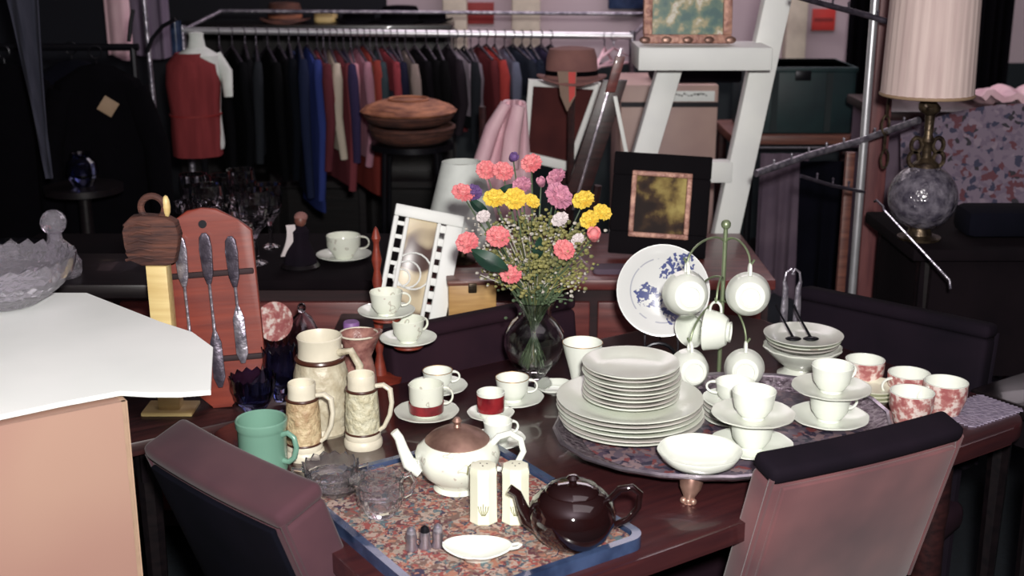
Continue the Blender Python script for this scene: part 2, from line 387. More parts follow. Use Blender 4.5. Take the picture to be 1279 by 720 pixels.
# plain low side tables
def plain_table(name, label, loc, rz, L, W, h, m, th=.03, ap=.07):
    t = thing(name, label, 'table', loc, rz)
    MB().box(0, L, 0, W, h-th, h, .005).build('tabletop', m, t)
    MB().box(.03, L-.03, .03, W-.03, h-th-ap, h-th).build('apron', 'mattblack', t)
    for x in (.05, L-.05):
        for y in (.05, W-.05):
            MB().tube([(x, y, 0), (x, y, h-th-.01)], [.014, .024]).build('leg', 'blackwood', t)
    return t
p = tb(-.12, .885, 0)
plain_table('side_table', 'dark low table carrying the cutlery board, behind the dining table', p, TDEG, .54, .36, .74, 'darkwood')
p = tb(1.41, .0, 0)
plain_table('end_table', 'small dark table just beyond the right end of the dining table', p, TDEG, .60, .19, .745, 'blackwood')
plain_table('bench_table', 'narrow dark table holding the honey wooden box and white mirror frame', (-.43, 2.78, 0), 0, .43, .2, .73, 'darkwood', ap=.04)
plain_table('lamp_table', 'dark cabinet table carrying the big glass globe lamp', (.955, 2.86, 0), 0, 1.1, .42, .925, 'mattblack', ap=.3)

def chair(label, p1, p2, ztop, hgt, mface, mtop, mback, rec=18, thick=.055, group='velvet dining chairs around the table'):
    """p1,p2: world xy ends of the back top on its outer side; outward is to the right of p1->p2 rotated -90"""
    p1 = Vector((*p1, 0)); p2 = Vector((*p2, 0)); mid = (p1+p2)/2; d = (p2-p1); W = d.length; rz = math.degrees(math.atan2(d.y, d.x))
    # local: x along width, -y outward (face seen), +y toward seat
    t = thing('dining_chair', label, 'chair', (mid.x, mid.y, 0), rz, group)
    T = TR(0, 0, ztop) @ R('X', rec)   # leaning so the top is outward
    hw = W/2
    def slab(y0, y1, x0, x1, z0, z1, cv=.006):
        m = MB(); nx, nz = 12, 8
        m.box(x0, x1, y0, y1, z0, z1, min(.012, (y1-y0)*.3), None, 3)
        bmesh.ops.subdivide_edges(m.bm, edges=[e for e in m.bm.edges if abs(e.verts[0].co.x-e.verts[1].co.x) > .1], cuts=10, use_grid_fill=True)
        for v in m.bm.verts: v.co.y += cv*(1 - min(1, (v.co.x/hw)**2)) * -1
        bmesh.ops.transform(m.bm, matrix=T, verts=m.bm.verts); return m
    slab(0.0, thick, -hw, hw, -hgt, -.03).build('backrest', mface, t)
    tp = slab(-.002, thick+.002, -hw-.002, hw+.002, -.031, 0).build('top_pad', mtop, t)
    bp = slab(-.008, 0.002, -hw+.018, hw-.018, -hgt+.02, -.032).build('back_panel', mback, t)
    if mback != mface: tag(bp, 'outer panel of the backrest, its shade put into a dark colour')
    for sx in (-1, 1):
        m = MB().tube([(sx*hw, .004, -.02), (sx*hw, .004, -hgt+.01)], .005, 6)
        bmesh.ops.transform(m.bm, matrix=T, verts=m.bm.verts); m.build('piping', mface, t)
    b0 = hgt*math.sin(math.radians(rec)) + .02
    zb = ztop - hgt*math.cos(math.radians(rec))
    MB().box(-hw, hw, b0, b0+.36, .40, .47, .025, None, 3).build('seat', 'velvet_mid', t)
    for sx in (-1, 1):
        MB().tube([(sx*(hw-.03), b0+.02, 0), (sx*(hw-.03), b0+.02, .40), (sx*(hw-.03), b0+.012, zb+.03)], [.012, .014, .014]).build('leg', 'velvet_dark', t)
        MB().tube([(sx*(hw-.04), b0+.32, 0), (sx*(hw-.04), b0+.32, .41)], [.012, .016]).build('leg', 'blackwood', t)
    return t
chair('plum velvet chair with its shaded back painted dark, at the left side of the table', (-.605, 1.875), (-.338, 1.618), .845, .34, 'velvet_top', 'velvet_top', 'navycloth_shade', 20, .085)  # low light on the outer face is put into the near-black panel
chair('mauve velvet chair with a dark top edge, nearest on the right', (.40, 1.728), (.75, 1.905), .865, .34, 'velvet', 'velvet_dark', 'velvet', 16)
a = tb(.93, .965, 0); b = tb(.45, .965, 0)
chair('plum velvet chair on the far side, its back behind the flower vase', (a.x, a.y), (b.x, b.y), .840, .32, 'velvet_mid', 'velvet_mid', 'velvet_mid', 8)
chair('dark velvet chair at the far right end of the table', (1.03, 2.50), (.70, 2.80), .855, .32, 'velvet_dark', 'velvet_dark', 'velvet_dark', 8)

# white-topped pedestal box, left foreground
bA = Vector((-.578, 1.715, 0)); ang = 33.0
t = thing('display_plinth', 'tall peach-coloured board plinth in the left foreground', 'plinth', bA, ang)
MB().box(-.62, 0, 0, .40, 0, .985).build('body', 'plywood', t)
MB().box(-.62, .006, -.006, 0.0, 0, .985).build('front_board', 'plywood', t)
tag(MB().box(0.0, .008, -.006, .40, 0, .985).build('edge_strip', 'plywood_edge', t), 'paler board edge')
# the stiff white cloth on it
T0 = TR(bA.x, bA.y, 0) @ R('Z', ang)
def clothfn():
    q = [on(268, 437, 1.0), on(108, 366, 1.0)]
    m = MB()
    # top outline: left-back, back corner, right corner, front-right edge, front
    inv = T0.inverted()
    out = [(-.64, .47), (-.05, .49)]
    P = [inv @ on(108, 366, 1.0), inv @ on(200, 402, 1.0), inv @ on(240, 415, 1.0), inv @ on(266, 434, 1.0), inv @ on(263, 488, .997), inv @ on(225, 491, .998), inv @ on(185, 491, .998), inv @ on(150, 489, .9965), inv @ on(75, 503, .997), inv @ on(0, 519, .997), inv @ on(-180, 555, .997)]
    pts = [inv @ on(-180, 366, 1.0)] + P
    cen = inv @ on(90, 430, 1.0)
    top = [m.bm.verts.new(v) for v in pts]; ce = m.bm.verts.new(cen)
    bot = [m.bm.verts.new(v - Vector((0, 0, .007))) for v in pts]; cb = m.bm.verts.new(cen - Vector((0, 0, .007)))
    n = len(pts)
    for k in range(n):
        j = (k+1) % n
        m.bm.faces.new((top[k], top[j], ce)); m.bm.faces.new((bot[j], bot[k], cb)); m.bm.faces.new((top[j], top[k], bot[k], bot[j]))
    bmesh.ops.bevel(m.bm, geom=[e for e in m.bm.edges if len(e.link_faces) == 2 and e.calc_face_angle(0) > 1.0], offset=.002, segments=2, affect='EDGES')
    bmesh.ops.transform(m.bm, matrix=T0, verts=m.bm.verts)
    return m
tag(clothfn().build('white_cloth', 'paper'), 'stiff white cloth lying over the top of the peach plinth', 'cloth')

# ------------------------------------------------------------------ crockery makers
def dish_prof(r, h, f, well=.005, th=.003):
    return [(0, .002), (f-.004, .002), (f-.003, 0), (f, 0), (f+.002, .002), (r*.74, h*.38), (r, h-.001), (r+.0004, h+.0012), (r-.003, h+th*.4), (r*.74-.002, h*.38+th), (f, well), (0, well)]
def cup_prof(r, h, fr):
    return [(0, .003), (fr-.004, .003), (fr-.003, 0), (fr, 0), (fr*.92, .005), (r*.64, h*.14), (r*.86, h*.40), (r*.93, h*.7), (r, h-.0006), (r-.001, h+.0006), (r-.0025, h-.0005), (r*.93-.003, h*.7), (r*.86-.003, h*.4), (r*.6, h*.17), (0, h*.13)]
def cyl_prof(r, h, r0=None, th=.003):
    r0 = r0 or r*.9
    return [(0, .002), (r0-.003, .002), (r0-.001, 0), (r0, .001), (r0+.001, .005), (r*.98, h*.55), (r, h), (r-.0015, h+.001), (r-th, h), (r*.98-th, h*.55), (r0-.003, .006), (0, .006)]
def handle_pts(r, z0, z1, out, n=10):
    zc, hz = (z0+z1)/2, (z1-z0)/2
    return [(r + out*math.sin(PI*k/n)**.7, 0, zc + hz*math.cos(PI*k/n)) for k in range(n+1)]
def cup(label, loc, rz, r=.04, h=.05, fr=.02, m='porcelain', group='white teacups', shape='cup', rim=None, cat='cup', name='teacup', rx=0, ry=0, band=None):
    t = thing(name, label, cat, loc, rz, group, rx, ry)
    prof = cup_prof(r, h, fr) if shape == 'cup' else cyl_prof(r, h, fr)
    if shape == 'flare': prof = [(0, .003), (fr-.003, .002), (fr, 0), (fr, .004), (fr*.72, .012), (fr*.75, h*.3), (r*.62, h*.55), (r*.86, h*.82), (r, h), (r-.002, h+.001), (r*.84, h*.82), (r*.58, h*.55), (0, h*.3)]
    MB().lathe(prof, 32).build('bowl', m, t)
    if m == 'redchina': MB().lathe([(0, .007), (r*.70, .0075), (r*.98-.0034, h*.55), (r-.0034, h*.99), (r-.0028, h+.0012), (r-.0004, h+.0012), (r-.0006, h-.004)] , 32).build('lining', 'porcelain', t)
    k = .92 if shape == 'cup' else .97
    MB().tube(handle_pts(r*k-.001, h*(.62 if shape == 'flare' else .36), h*.9, r*.55), [.0036]*2+[.0028]*7+[.0034]*2, 8, .8).build('handle', m if m != 'redchina' else 'porcelain', t)
    if rim: MB().torus(r-.0008, .0009, T=TR(0, 0, h), seg=32, sub=6).build('gilt_rim', rim, t)
    if band:
        m0, z0, z1 = band
        MB().lathe([(r*.95+.0006, z0*h), (r*.985+.0006, z1*h), (r*.985-.001, z1*h), (r*.95-.001, z0*h)], 32).build('painted_band', m0, t)
    return t
def saucer(label, loc, r=.07, h=.014, m='porcelain', group='white saucers', rim=None, name='saucer', cat='saucer', well=.005, f=None, scal=0):
    mod = (lambda a, rr, z, i: (rr*(1+scal*math.cos(10*a)*(rr/r)**3), z)) if scal else None
    if rim:
        t = thing(name, label, cat, loc, 0, group)
        MB().lathe(dish_prof(r, h, f or r*.45, well), 40, mod).build('dish', m, t)
        MB().torus(r-.001, .0009, T=TR(0, 0, h), seg=40, sub=6).build('gilt_rim', rim, t); return t
    o = MB().lathe(dish_prof(r, h, f or r*.45, well), 40, mod).build(name, m)
    o.location = loc; return tag(o, label, cat, group)

Z = .75
# ------------------------------------------------------------------ oval silver tray with the dinner service
TC = Vector((.385, 2.095, 0)); TRZ = 20
ta_, tb_ = .315, .235
t = thing('silver_tray', 'large oval silver tray on claw feet with a pierced rim', 'tray', (TC.x, TC.y, Z), TRZ)
def el(k): return lambda a, r, z, i: (r*k(a), z)
def ov(a): return 1/math.sqrt((math.cos(a)/ta_)**2 + (math.sin(a)/tb_)**2)
def ovmod(a, r, z, i):
    wob = 1 + (.006*math.cos(28*a) if r > .93 else 0); return (r*ov(a)*wob, z)
MB().lathe([(0, .034), (.86, .034), (.93, .040), (.985, .048), (1.0, .050), (1.0, .046), (.94, .036), (.88, .030), (0, .030)], 84, ovmod).build('tray_plate', 'silver_etch', t)
MB().lathe([(0, .0352), (.84, .0352), (.85, .0342), (0, .0342)], 64, ovmod).build('tray_lining', 'traylining', t)
MB().lathe([(.985, .046), (1.01, .047), (1.015, .051), (1.0, .054), (.985, .051)] + [(.985, .046)], 84, ovmod).build('rim', 'silver', t)
ft = math.radians
for aa in (248, 300, 30, 150):
    a = ft(aa - TRZ); q = ov(a)*.92
    f = MB().tube([(0, 0, .034), (.006, 0, .024), (.012, 0, .012), (.010, 0, .004), (.010, 0, 0)], [.020, .018, .010, .009, .012], 10, T=TR(q*math.cos(a), q*math.sin(a), 0) @ R('Z', math.degrees(a)))
    for s_ in (-1, 0, 1): f.ball((.016, s_*.008, .005), .006, T=TR(q*math.cos(a), q*math.sin(a), 0) @ R('Z', math.degrees(a)))
    f.build('claw_foot', 'bronze', t)
TZ = Z + .0355
words = ['bottom', 'second', 'third', 'fourth', 'fifth', 'sixth', 'seventh', 'eighth', 'ninth', 'tenth', 'eleventh']
sc = on(787, 536, TZ)
z = TZ
nb = 6; zz = z
for i in range(nb):
    r = .131 if i else .125
    nm = 'bottom' if i == 0 else ('topmost' if i == nb-1 else words[i] + ' from below')
    saucer('large white dinner plate, %s of the large plates in the tall stack' % nm, (sc.x + random.uniform(-.003, .003), sc.y + random.uniform(-.003, .003), zz), r, .021, 'porcelain_gray' if i % 3 == 1 else 'bone', 'large dinner plates in the stack', name='dinner_plate', cat='plate', well=.0078, f=.075)
    zz += .0086
zz -= .0006
ns = 9
for i in range(ns):
    nm = 'lowest' if i == 0 else ('topmost' if i == ns-1 else words[i] + ' from below')
    saucer('small white side plate, %s of the small plates in the tall stack' % nm, (sc.x + random.uniform(-.0025, .0025), sc.y + random.uniform(-.0025, .0025), zz), .087 - (.001 if i % 2 else 0), .018, 'porcelain_gray' if i % 2 else 'bone', 'small side plates in the stack', name='side_plate', cat='plate', well=.0066, f=.048)
    zz += .0074
# shallow bowl in front
q = on(870, 580, TZ)
def bowlprof(r, h, f): return [(0, .003), (f-.004, .003), (f-.003, 0), (f, 0), (f, .005), (r*.6, h*.22), (r*.88, h*.6), (r, h-.001), (r, h+.001), (r-.003, h), (r*.88-.004, h*.6), (r*.58, h*.32), (0, h*.22)]
o = MB().lathe(bowlprof(.07, .036, .028), 48, lambda a, r, z, i: (r*(1+.012*math.cos(8*a)*(r/.07)**2), z)).build('fruit_bowl', 'porcelain')
o.location = (q.x, q.y-.026, TZ+.001); tag(o, 'shallow white porcelain bowl at the front rim of the silver tray', 'bowl')
# stacked cups and saucers A (front) and B (right)
def stack(px, py, who, n=2, r=.038, h=.05, rs=.071, rot=-20, grp='', dx=0, scal=0.0):
    p = on(px, py, TZ); z = TZ
    for i in range(n):
        lv = ['lower', 'upper'][i]
        saucer('white saucer, the %s one %s' % (lv, who), (p.x, p.y, z), rs, .014, 'porcelain' if i == 0 else 'bone', 'stacked saucers on the silver tray', scal=.012, f=.03)
        z += .0052
        cup('white china teacup, the %s one %s' % (lv, who), (p.x, p.y, z), rot + 12*i, r, h, .02, 'porcelain', 'stacked cups on the silver tray')
        z += h + .001
    return p
stack(938, 563, 'in the stack nearest the tray front edge', rot=95)
stack(1035, 528, 'in the stack at the tray right end', rot=15)
# little stack of saucers between
for i in range(5):
    saucer('small white saucer, %s of the pile between plates and cup stack' % ['bottom', 'second', 'middle', 'fourth', 'topmost'][i], (.405+random.uniform(-.002, .002), 2.115, TZ + i*.0085), .056, .015, 'porcelain_gray' if i % 2 else 'porcelain', 'small saucers in the pile', well=.0076, f=.028)
q = tb(.0, 0)
cup('white china teacup on the pile of small saucers, behind the front stack', (.405, 2.115, TZ + 5*.0085 - .0008), 160, .036, .04, .02, 'porcelain', 'white teacups')

# ------------------------------------------------------------------ cup tree with hanging cups
CT = on(901, 492, Z); CT.y = 2.40; CT.x = at(901, 400, 2.40).x
t = thing('cup_tree', 'wire cup tree with a pale green pole and curled arms', 'cup stand', (CT.x, CT.y, Z), 0)
MB().lathe([(0, 0), (.06, 0), (.06, .004), (.02, .010), (.008, .016), (0, .016)], 28).build('base', 'greenmetal', t)
MB().tube([(0, 0, .012), (0, 0, .335)], .0045, 10).build('pole', 'greenmetal', t)
MB().ball((0, 0, .343), .010).build('finial', 'greenmetal', t)
def arm(z0, dirdeg, L, up, drop):
    a = math.radians(dirdeg); pts = []
    for k in range(13):
        f = k/12; rr = L*(1-math.cos(PI*f))/2; zz2 = z0 + up*math.sin(PI*f) - drop*f
        pts.append((rr*math.cos(a), rr*math.sin(a), zz2))
    e = pts[-1]; pts.append((e[0]+.006*math.cos(a), e[1]+.006*math.sin(a), e[2]+.004)); pts.append((e[0]+.012*math.cos(a), e[1]+.012*math.sin(a), e[2]+.012))
    MB().tube(pts, .0022, 8).build('arm', 'greenmetal', t)
    return Vector((CT.x + e[0], CT.y + e[1], Z + e[2]))
def hung_cup(label, e, yaw, r=.047, h=.05, pitch=90, roll=0):
    """hang by the handle: handle up, foot toward the camera (-y)"""
    # local cup: handle at +x, axis z.  want +x -> world up, foot (-z) -> toward camera
    t = thing('teacup', label, 'cup', (0, 0, 0), 0, 'cups hanging on the cup tree')
    MB().lathe(cup_prof(r, h, .021), 36).build('bowl', 'porcelain', t)
    MB().tube(handle_pts(r*.92-.001, h*.4, h*.85, r*.5), .0034, 8, .8).build('handle', 'porcelain', t)
    m = R('Z', yaw) @ R('X', roll) @ Matrix(((0, 1, 0, 0), (0, 0, 1, 0), (1, 0, 0, 0), (0, 0, 0, 1)))
    off = m @ Vector((r*.92 + r*.44, 0, h*.62))
    t.matrix_world = TR(*(e - off)) @ m
    bpy.context.view_layer.update()
    return t
def hang(px, py, Y, z0, label, yaw, r, roll=0, h=.05, hdl=1.36):
    """arm end placed over the cup whose centre is at pixel"""
    cpos = at(px, py, Y); e = cpos + Vector((0, 0, r*hdl))
    rel = e - Vector((CT.x, CT.y, Z)); L = math.hypot(rel.x, rel.y)
    arm(z0, math.degrees(math.atan2(rel.y, rel.x)), L, .03, z0 - rel.z)
    hung_cup(label, e, yaw, r, h, roll=roll)
hang(857, 367, 2.30, .30, 'white teacup hanging foot-out on the cup tree, upper left over the blue plate', 5, .045, -8)
hang(935, 368, 2.32, .30, 'white teacup hanging foot-out on the cup tree, upper right', -5, .044, -8)
hang(893, 413, 2.33, .22, 'white teacup hanging sideways on the cup tree, in the middle', 70, .042, 0)
hang(861, 461, 2.30, .18, 'white teacup hanging low on the cup tree beside the plate stack', 8, .040, -8)
hang(930, 461, 2.32, .18, 'white teacup hanging low on the cup tree above the cup stacks', -8, .040, -8)
hang(868, 410, 2.47, .23, 'white teacup hanging behind on the cup tree, mostly hidden', 140, .038, 0)

# blue and white plate on its stand
pc = at(828, 363, 2.60); pr = .100
M['blueplate'] = None
def blue_mat():
    m, nt, b = _new('blue_printed_china'); b.inputs['Roughness'].default_value = .15
    tc = nt.nodes.new('ShaderNodeTexCoord'); src = tc.outputs['Object']
    def noise(s, d=3):
        n = nt.nodes.new('ShaderNodeTexNoise'); n.inputs['Scale'].default_value = s; n.inputs['Detail'].default_value = d; nt.links.new(src, n.inputs['Vector']); return n.outputs[0]
    def math_(op, a, b_=None, v=None):
        n = nt.nodes.new('ShaderNodeMath'); n.operation = op; nt.links.new(a, n.inputs[0])
        if b_ is not None: nt.links.new(b_, n.inputs[1])
        if v is not None: n.inputs[1].default_value = v
        return n.outputs[0]
    def blob(x, y, r):
        n = nt.nodes.new('ShaderNodeVectorMath'); n.operation = 'DISTANCE'; nt.links.new(src, n.inputs[0]); n.inputs[1].default_value = (x, y, .008)
        return math_('LESS_THAN', math_('ADD', n.outputs['Value'], math_('MULTIPLY', noise(70), None, .03)), None, r + .015)
    bl = None
    for x, y, r in ((-.035, -.012, .026), (-.015, -.018, .018), (.022, .055, .024), (.045, .062, .024), (.0, .040, .014), (.03, -.055, .022), (.005, -.045, .012), (.06, .02, .022), (.072, -.03, .016)):
        o_ = blob(x, y, r); bl = o_ if bl is None else math_('MAXIMUM', bl, o_)
    f = math_('MULTIPLY', bl, math_('GREATER_THAN', noise(120, 2), None, .47))
    ln = nt.nodes.new('ShaderNodeVectorMath'); ln.operation = 'LENGTH'; nt.links.new(src, ln.inputs[0])
    d = math_('ABSOLUTE', math_('SUBTRACT', ln.outputs['Value'], None, .071))
    ring = math_('MULTIPLY', math_('LESS_THAN', d, None, .0014), math_('GREATER_THAN', noise(30), None, .45))
    f = math_('MAXIMUM', f, math_('MULTIPLY', ring, None, .45))
    mx = nt.nodes.new('ShaderNodeMix'); mx.data_type = 'RGBA'; nt.links.new(f, mx.inputs['Factor'])
    mx.inputs[6].default_value = c(214, 216, 214); mx.inputs[7].default_value = c(80, 88, 135)
    nt.links.new(mx.outputs[2], b.inputs['Base Color']); return m
M['blueplate'] = blue_mat()
o = MB().lathe(dish_prof(pr, .018, .055), 56).build('display_plate', 'blueplate')
# stands upright, face to the camera, leaning back 14 degrees
o.rotation_euler = (math.radians(76), 0, math.radians(-6)); o.location = pc
tag(o, 'large white plate with blue flower print standing upright behind the stack', 'plate')
t = thing('plate_stand', 'dark wire easel holding up the blue printed plate', 'plate stand', (pc.x, pc.y, Z), -6)
zb = pc.z - Z - pr*math.cos(math.radians(14))
for sx in (-1, 1):
    MB().tube([(sx*.035, -.075, .003), (sx*.035, -.07, .02), (sx*.036, -.035, max(.01, zb-.018)), (sx*.036, .004, zb-.008), (sx*.036, .03, zb+.05), (sx*.015, .045, zb+.09)], .0026, 8).build('side_wire', 'blackmetal', t)
MB().tube([(.015, .045, zb+.09), (0, .075, zb*.5), (0, .10, .003)], .0026, 8).build('back_leg', 'blackmetal', t)
MB().tube([(-.035, -.075, .003), (.035, -.075, .003)], .0026).build('cross_wire', 'blackmetal', t)
# dark wire loop in front of the plate
q = on(823, 452, Z + .0); q = at(822, 440, 2.36)
t = thing('basket_handle', 'dark wire loop handle rising behind the plate stack', 'wire handle', (q.x, q.y, Z), 0)
MB().tube([(-.036, 0, .0), (-.037, 0, .07)] + [(-.037*math.cos(PI*k/10), 0, .07+.038*math.sin(PI*k/10)) for k in range(11)] + [(.037, 0, .07), (.036, 0, .0)], .004, 8).build('loop', 'blackmetal', t)
MB().torus(.037, .0035).build('foot_ring', 'blackmetal', t)

# ------------------------------------------------------------------ right end of the table
def rcup(label, px, py, zt, r, h, rz=60, m='redchina', z0=Z):
    p = on(px, py, z0); return cup(label, (p.x, p.y, z0), rz, r, h, r*.72, m, 'red patterned cups at the right end of the table', 'cyl', rim=None)
rcup('red and white patterned cup, front left of the group of four', 1136, 528, 0, .042, .062)
rcup('red and white patterned cup, rightmost, just over the mauve chair', 1178, 516, 0, .042, .064, 200)
rcup('red and white patterned cup, furthest back of the front three', 1133, 497, 0, .042, .052, 200)
rcup('white cup with a red flower, behind the right-hand cup stack', 1078, 484, 0, .040, .06, 200)
for i in range(3):
    q2 = on(1090, 500, Z)
    saucer('cream saucer, %s of the small pile right of the silver tray' % ['lowest', 'middle', 'topmost'][i], (q2.x, q2.y, Z + i*.0082), .050, .015, 'shaker', 'cream saucers right of the tray', well=.0076, f=.03)
# covered dish with tongs behind stack B
q = on(1000, 475, Z); dp = (q.x+.002, 2.50)
dx, dy = at(1002, 440, 2.47).x, 2.47
t = thing('tureen', 'footed cream serving bowl heaped with small plates behind the cup stacks', 'bowl', (dx, dy, Z), 0)
MB().lathe([(0, .004), (.045, 0), (.05, .004), (.038, .012), (.035, .020), (.05, .032), (.078, .058), (.082, .064), (.079, .066), (.05, .042), (0, .034)], 44, lambda a, r, z, i: (r*(1+.02*math.cos(12*a)*(r/.08)**2), z)).build('bowl', 'bone', t)
for i in range(3):
    saucer('pale dish lying in the cream serving bowl, %s' % ['lowest', 'second', 'topmost'][i], (dx, dy, Z + .0585 + i*.0085), .074+.004*i, .016, ['porcelain_gray', 'sprig', 'bone'][i], 'pale dishes in the serving bowl', well=.0076, f=.035)
for k, (px, lb) in enumerate(((990, 'left'), (1012, 'right'))):
    z0 = Z + .0585 + 2*.0085 + .0095
    b0 = Vector((at(px, 436, dy-.02).x, dy-.02, z0))
    t = thing('serving_spoon', 'dark serving spoon lying in the topmost dish, the %s one of two' % lb, 'spoon', b0, 0, 'dark spoons in the dish')
    MB().ball((0, 0, .003), .014, (1.2, .8, .3)).build('spoon_bowl', 'blackmetal', t)
    MB().tube([(0, 0, .004), (-.008, .02, .02), (-.018, .05, .04), (-.024, .068, .055)], [.003, .0025, .002, .003], 8).build('handle', 'blackmetal', t)
# two steel uprights (folded tongs) behind the bowl
for k, (px, lb) in enumerate(((980, 'left'), (996, 'right'))):
    b0 = at(px, 380, 2.60); b0.z = Z
    t = thing('steel_tongs', 'grey steel hook-topped tongs standing behind the serving bowl, %s one' % lb, 'tongs', b0, 0, 'steel tongs behind the bowl')
    s_ = 1 if k else -1
    MB().tube([(0, 0, 0), (0, 0, .11), (0, 0, .155), (.004*s_, 0, .17)], [.009, .008, .006, .004], 8, .4).build('shaft', 'pewter', t)
    MB().tube([(.004*s_, 0, .168), (.0, 0, .19), (-.010*s_, 0, .198), (-.016*s_, 0, .185)], .003, 8).build('hook', 'pewter', t)
# lace runner on the end table
q = tb(1.222, .048, .7503)
m = MB()
out = []
L, W_ = .155, .095
def edge(x0, y0, x1, y1, n=14):
    for k in range(n):
        f = k/n; x = x0+(x1-x0)*f; y = y0+(y1-y0)*f
        nx, ny = (y1-y0), -(x1-x0); l = math.hypot(nx, ny); s_ = .006*abs(math.sin(PI*k*.5+.01))
        out.append((x+nx/l*s_, y+ny/l*s_))
edge(0, 0, L, 0, 28); edge(L, 0, L, W_, 20); edge(L, W_, 0, W_, 28); edge(0, W_, 0, 0, 20)
o = m.prism(out, 0, .0025, 'z').build('lace_runner', 'doily'); o.location = q; o.rotation_euler = (0, 0, TA)
tag(o, 'grey lace runner with a scalloped edge at the far right', 'table runner')

# ------------------------------------------------------------------ steins, mug and pitcher
def stein(label, px, py, r, h, mb='stein_relief', rz=0, group='small lidded steins', hdl=True, body=None):
    p = on(px, py, Z)
    t = thing('beer_stein', label, 'beer stein', (p.x, p.y, Z), rz, group)
    MB().lathe([(0, .003), (r*1.08-.004, .003), (r*1.1, 0), (r*1.14, .004), (r*1.12, .012), (r*1.02, .016), (r*1.06, .021), (r, .027), (0, .027)], 36).build('foot', 'stein_rim', t)
    MB().torus(r*1.0, .0022, T=TR(0, 0, .029), seg=36, sub=6).build('lower_band', 'band', t)
    MB().lathe([(0, .027), (r, .027), (r*1.01, h*.35), (r*.97, h*.6), (r*.90, h*.78), (r*.84, h*.79), (0, h*.79)], 40, lambda a, rr, z, i: (rr*(1+(.012*math.sin(5*a+z*60) if 1 < i < 4 else 0)), z)).build('body', mb, t)
    MB().torus(r*.89, .0028, T=TR(0, 0, h*.795), seg=36, sub=6).build('upper_band', 'band', t)
    MB().lathe([(0, h*.78), (r*.82, h*.78), (r*.80, h*.86), (r*.78, h*.90), (r*.80, h*.98), (r*.76, h), (r*.70, h*.985), (r*.68, h*.88), (0, h*.86)], 36).build('neck', 'stein_rim', t)
    MB().tube([(r*.86, 0, h*.84), (r*1.3, 0, h*.86), (r*1.7, 0, h*.80), (r*1.78, 0, h*.62), (r*1.65, 0, h*.45), (r*1.3, 0, h*.28), (r*.98, 0, h*.22)], [.0055, .006, .0065, .0055, .0055, .005, .005], 10, .8).build('handle', 'stein_rim', t)
    return t
stein('small relief-carved stein, the warmer brown one behind the green mug', 381, 570, .031, .14, 'stein_warm', -10)
stein('small pale relief-carved stein, right of the three steins', 454, 556, .031, .138, 'stein_relief', -8)
p = on(404, 537, Z)
t = thing('large_stein', 'large cream stein with a brown ring under its neck, tallest of three', 'beer stein', (p.x, p.y, Z), -25)
r, h = .050, .185
MB().lathe([(0, .004), (r, 0), (r*1.06, .006), (r*.96, .016), (r*1.02, .03), (r*1.06, h*.4), (r*1.0, h*.62), (r*.86, h*.76), (0, h*.76)], 44, lambda a, rr, z, i: (rr*(1+(.014*math.sin(6*a+z*50) if 3 < i < 7 else 0)), z)).build('body', 'stein', t)
MB().torus(r*.85, .005, T=TR(0, 0, h*.775), seg=40, sub=8).build('neck_band', 'band', t)
MB().lathe([(0, h*.76), (r*.84, h*.77), (r*.80, h*.86), (r*.80, h*.95), (r*.84, h), (r*.80, h+.002), (r*.74, h*.96), (r*.72, h*.82), (0, h*.8)], 40).build('neck', 'stein_rim', t)
MB().tube([(r*.84, 0, h*.86), (r*1.35, 0, h*.9), (r*1.7, 0, h*.76), (r*1.65, 0, h*.5), (r*1.35, 0, h*.32), (r*1.0, 0, h*.26)], [.007, .007, .0075, .007, .006, .006], 10).build('handle', 'stein', t)
p = on(450, 518, Z)
t = thing('pitcher', 'pinkish-brown pitcher with a flared lip behind the steins', 'pitcher', (p.x, p.y, Z), 0)
MB().lathe([(0, .003), (.028, 0), (.03, .004), (.036, .05), (.033, .09), (.026, .12), (.030, .15), (.036, .165), (.033, .166), (.023, .12), (.03, .09), (.031, .05), (0, .01)], 36, lambda a, rr, z, i: (rr*(1+(.35*max(0, math.cos(a))**4 if z > .14 else 0)), z + (.006*max(0, math.cos(a))**3 if z > .14 else 0))).build('body', 'pitcher', t)
MB().tube([(-.027, 0, .14), (-.055, 0, .142), (-.062, 0, .10), (-.050, 0, .06), (-.034, 0, .045)], .0045, 8).build('handle', 'stein_rim', t)
MB().torus(.0365, .002, T=TR(0, 0, .1655) @ TR(.002, 0, 0), seg=36, sub=6).build('lip', 'stein_rim', t)
p = on(330, 590, Z)
t = thing('coffee_mug', 'plain jade green mug at the left edge of the table', 'mug', (p.x, p.y, Z), -22)
MB().lathe([(0, .004), (.036, .004), (.038, 0), (.040, .002), (.0415, .01), (.0415, .08), (.0425, .083), (.0445, .088), (.0445, .098), (.0425, .1), (.040, .098), (.038, .08), (.037, .012), (0, .010)], 48).build('body', 'green', t)
MB().tube([(.0405, 0, .076), (.052, 0, .081), (.064, 0, .074), (.068, 0, .057), (.063, 0, .038), (.052, 0, .028), (.0405, 0, .028)], [.005, .0045, .0045, .0045, .0045, .0045, .005], 10, 1.1).build('handle', 'green', t)
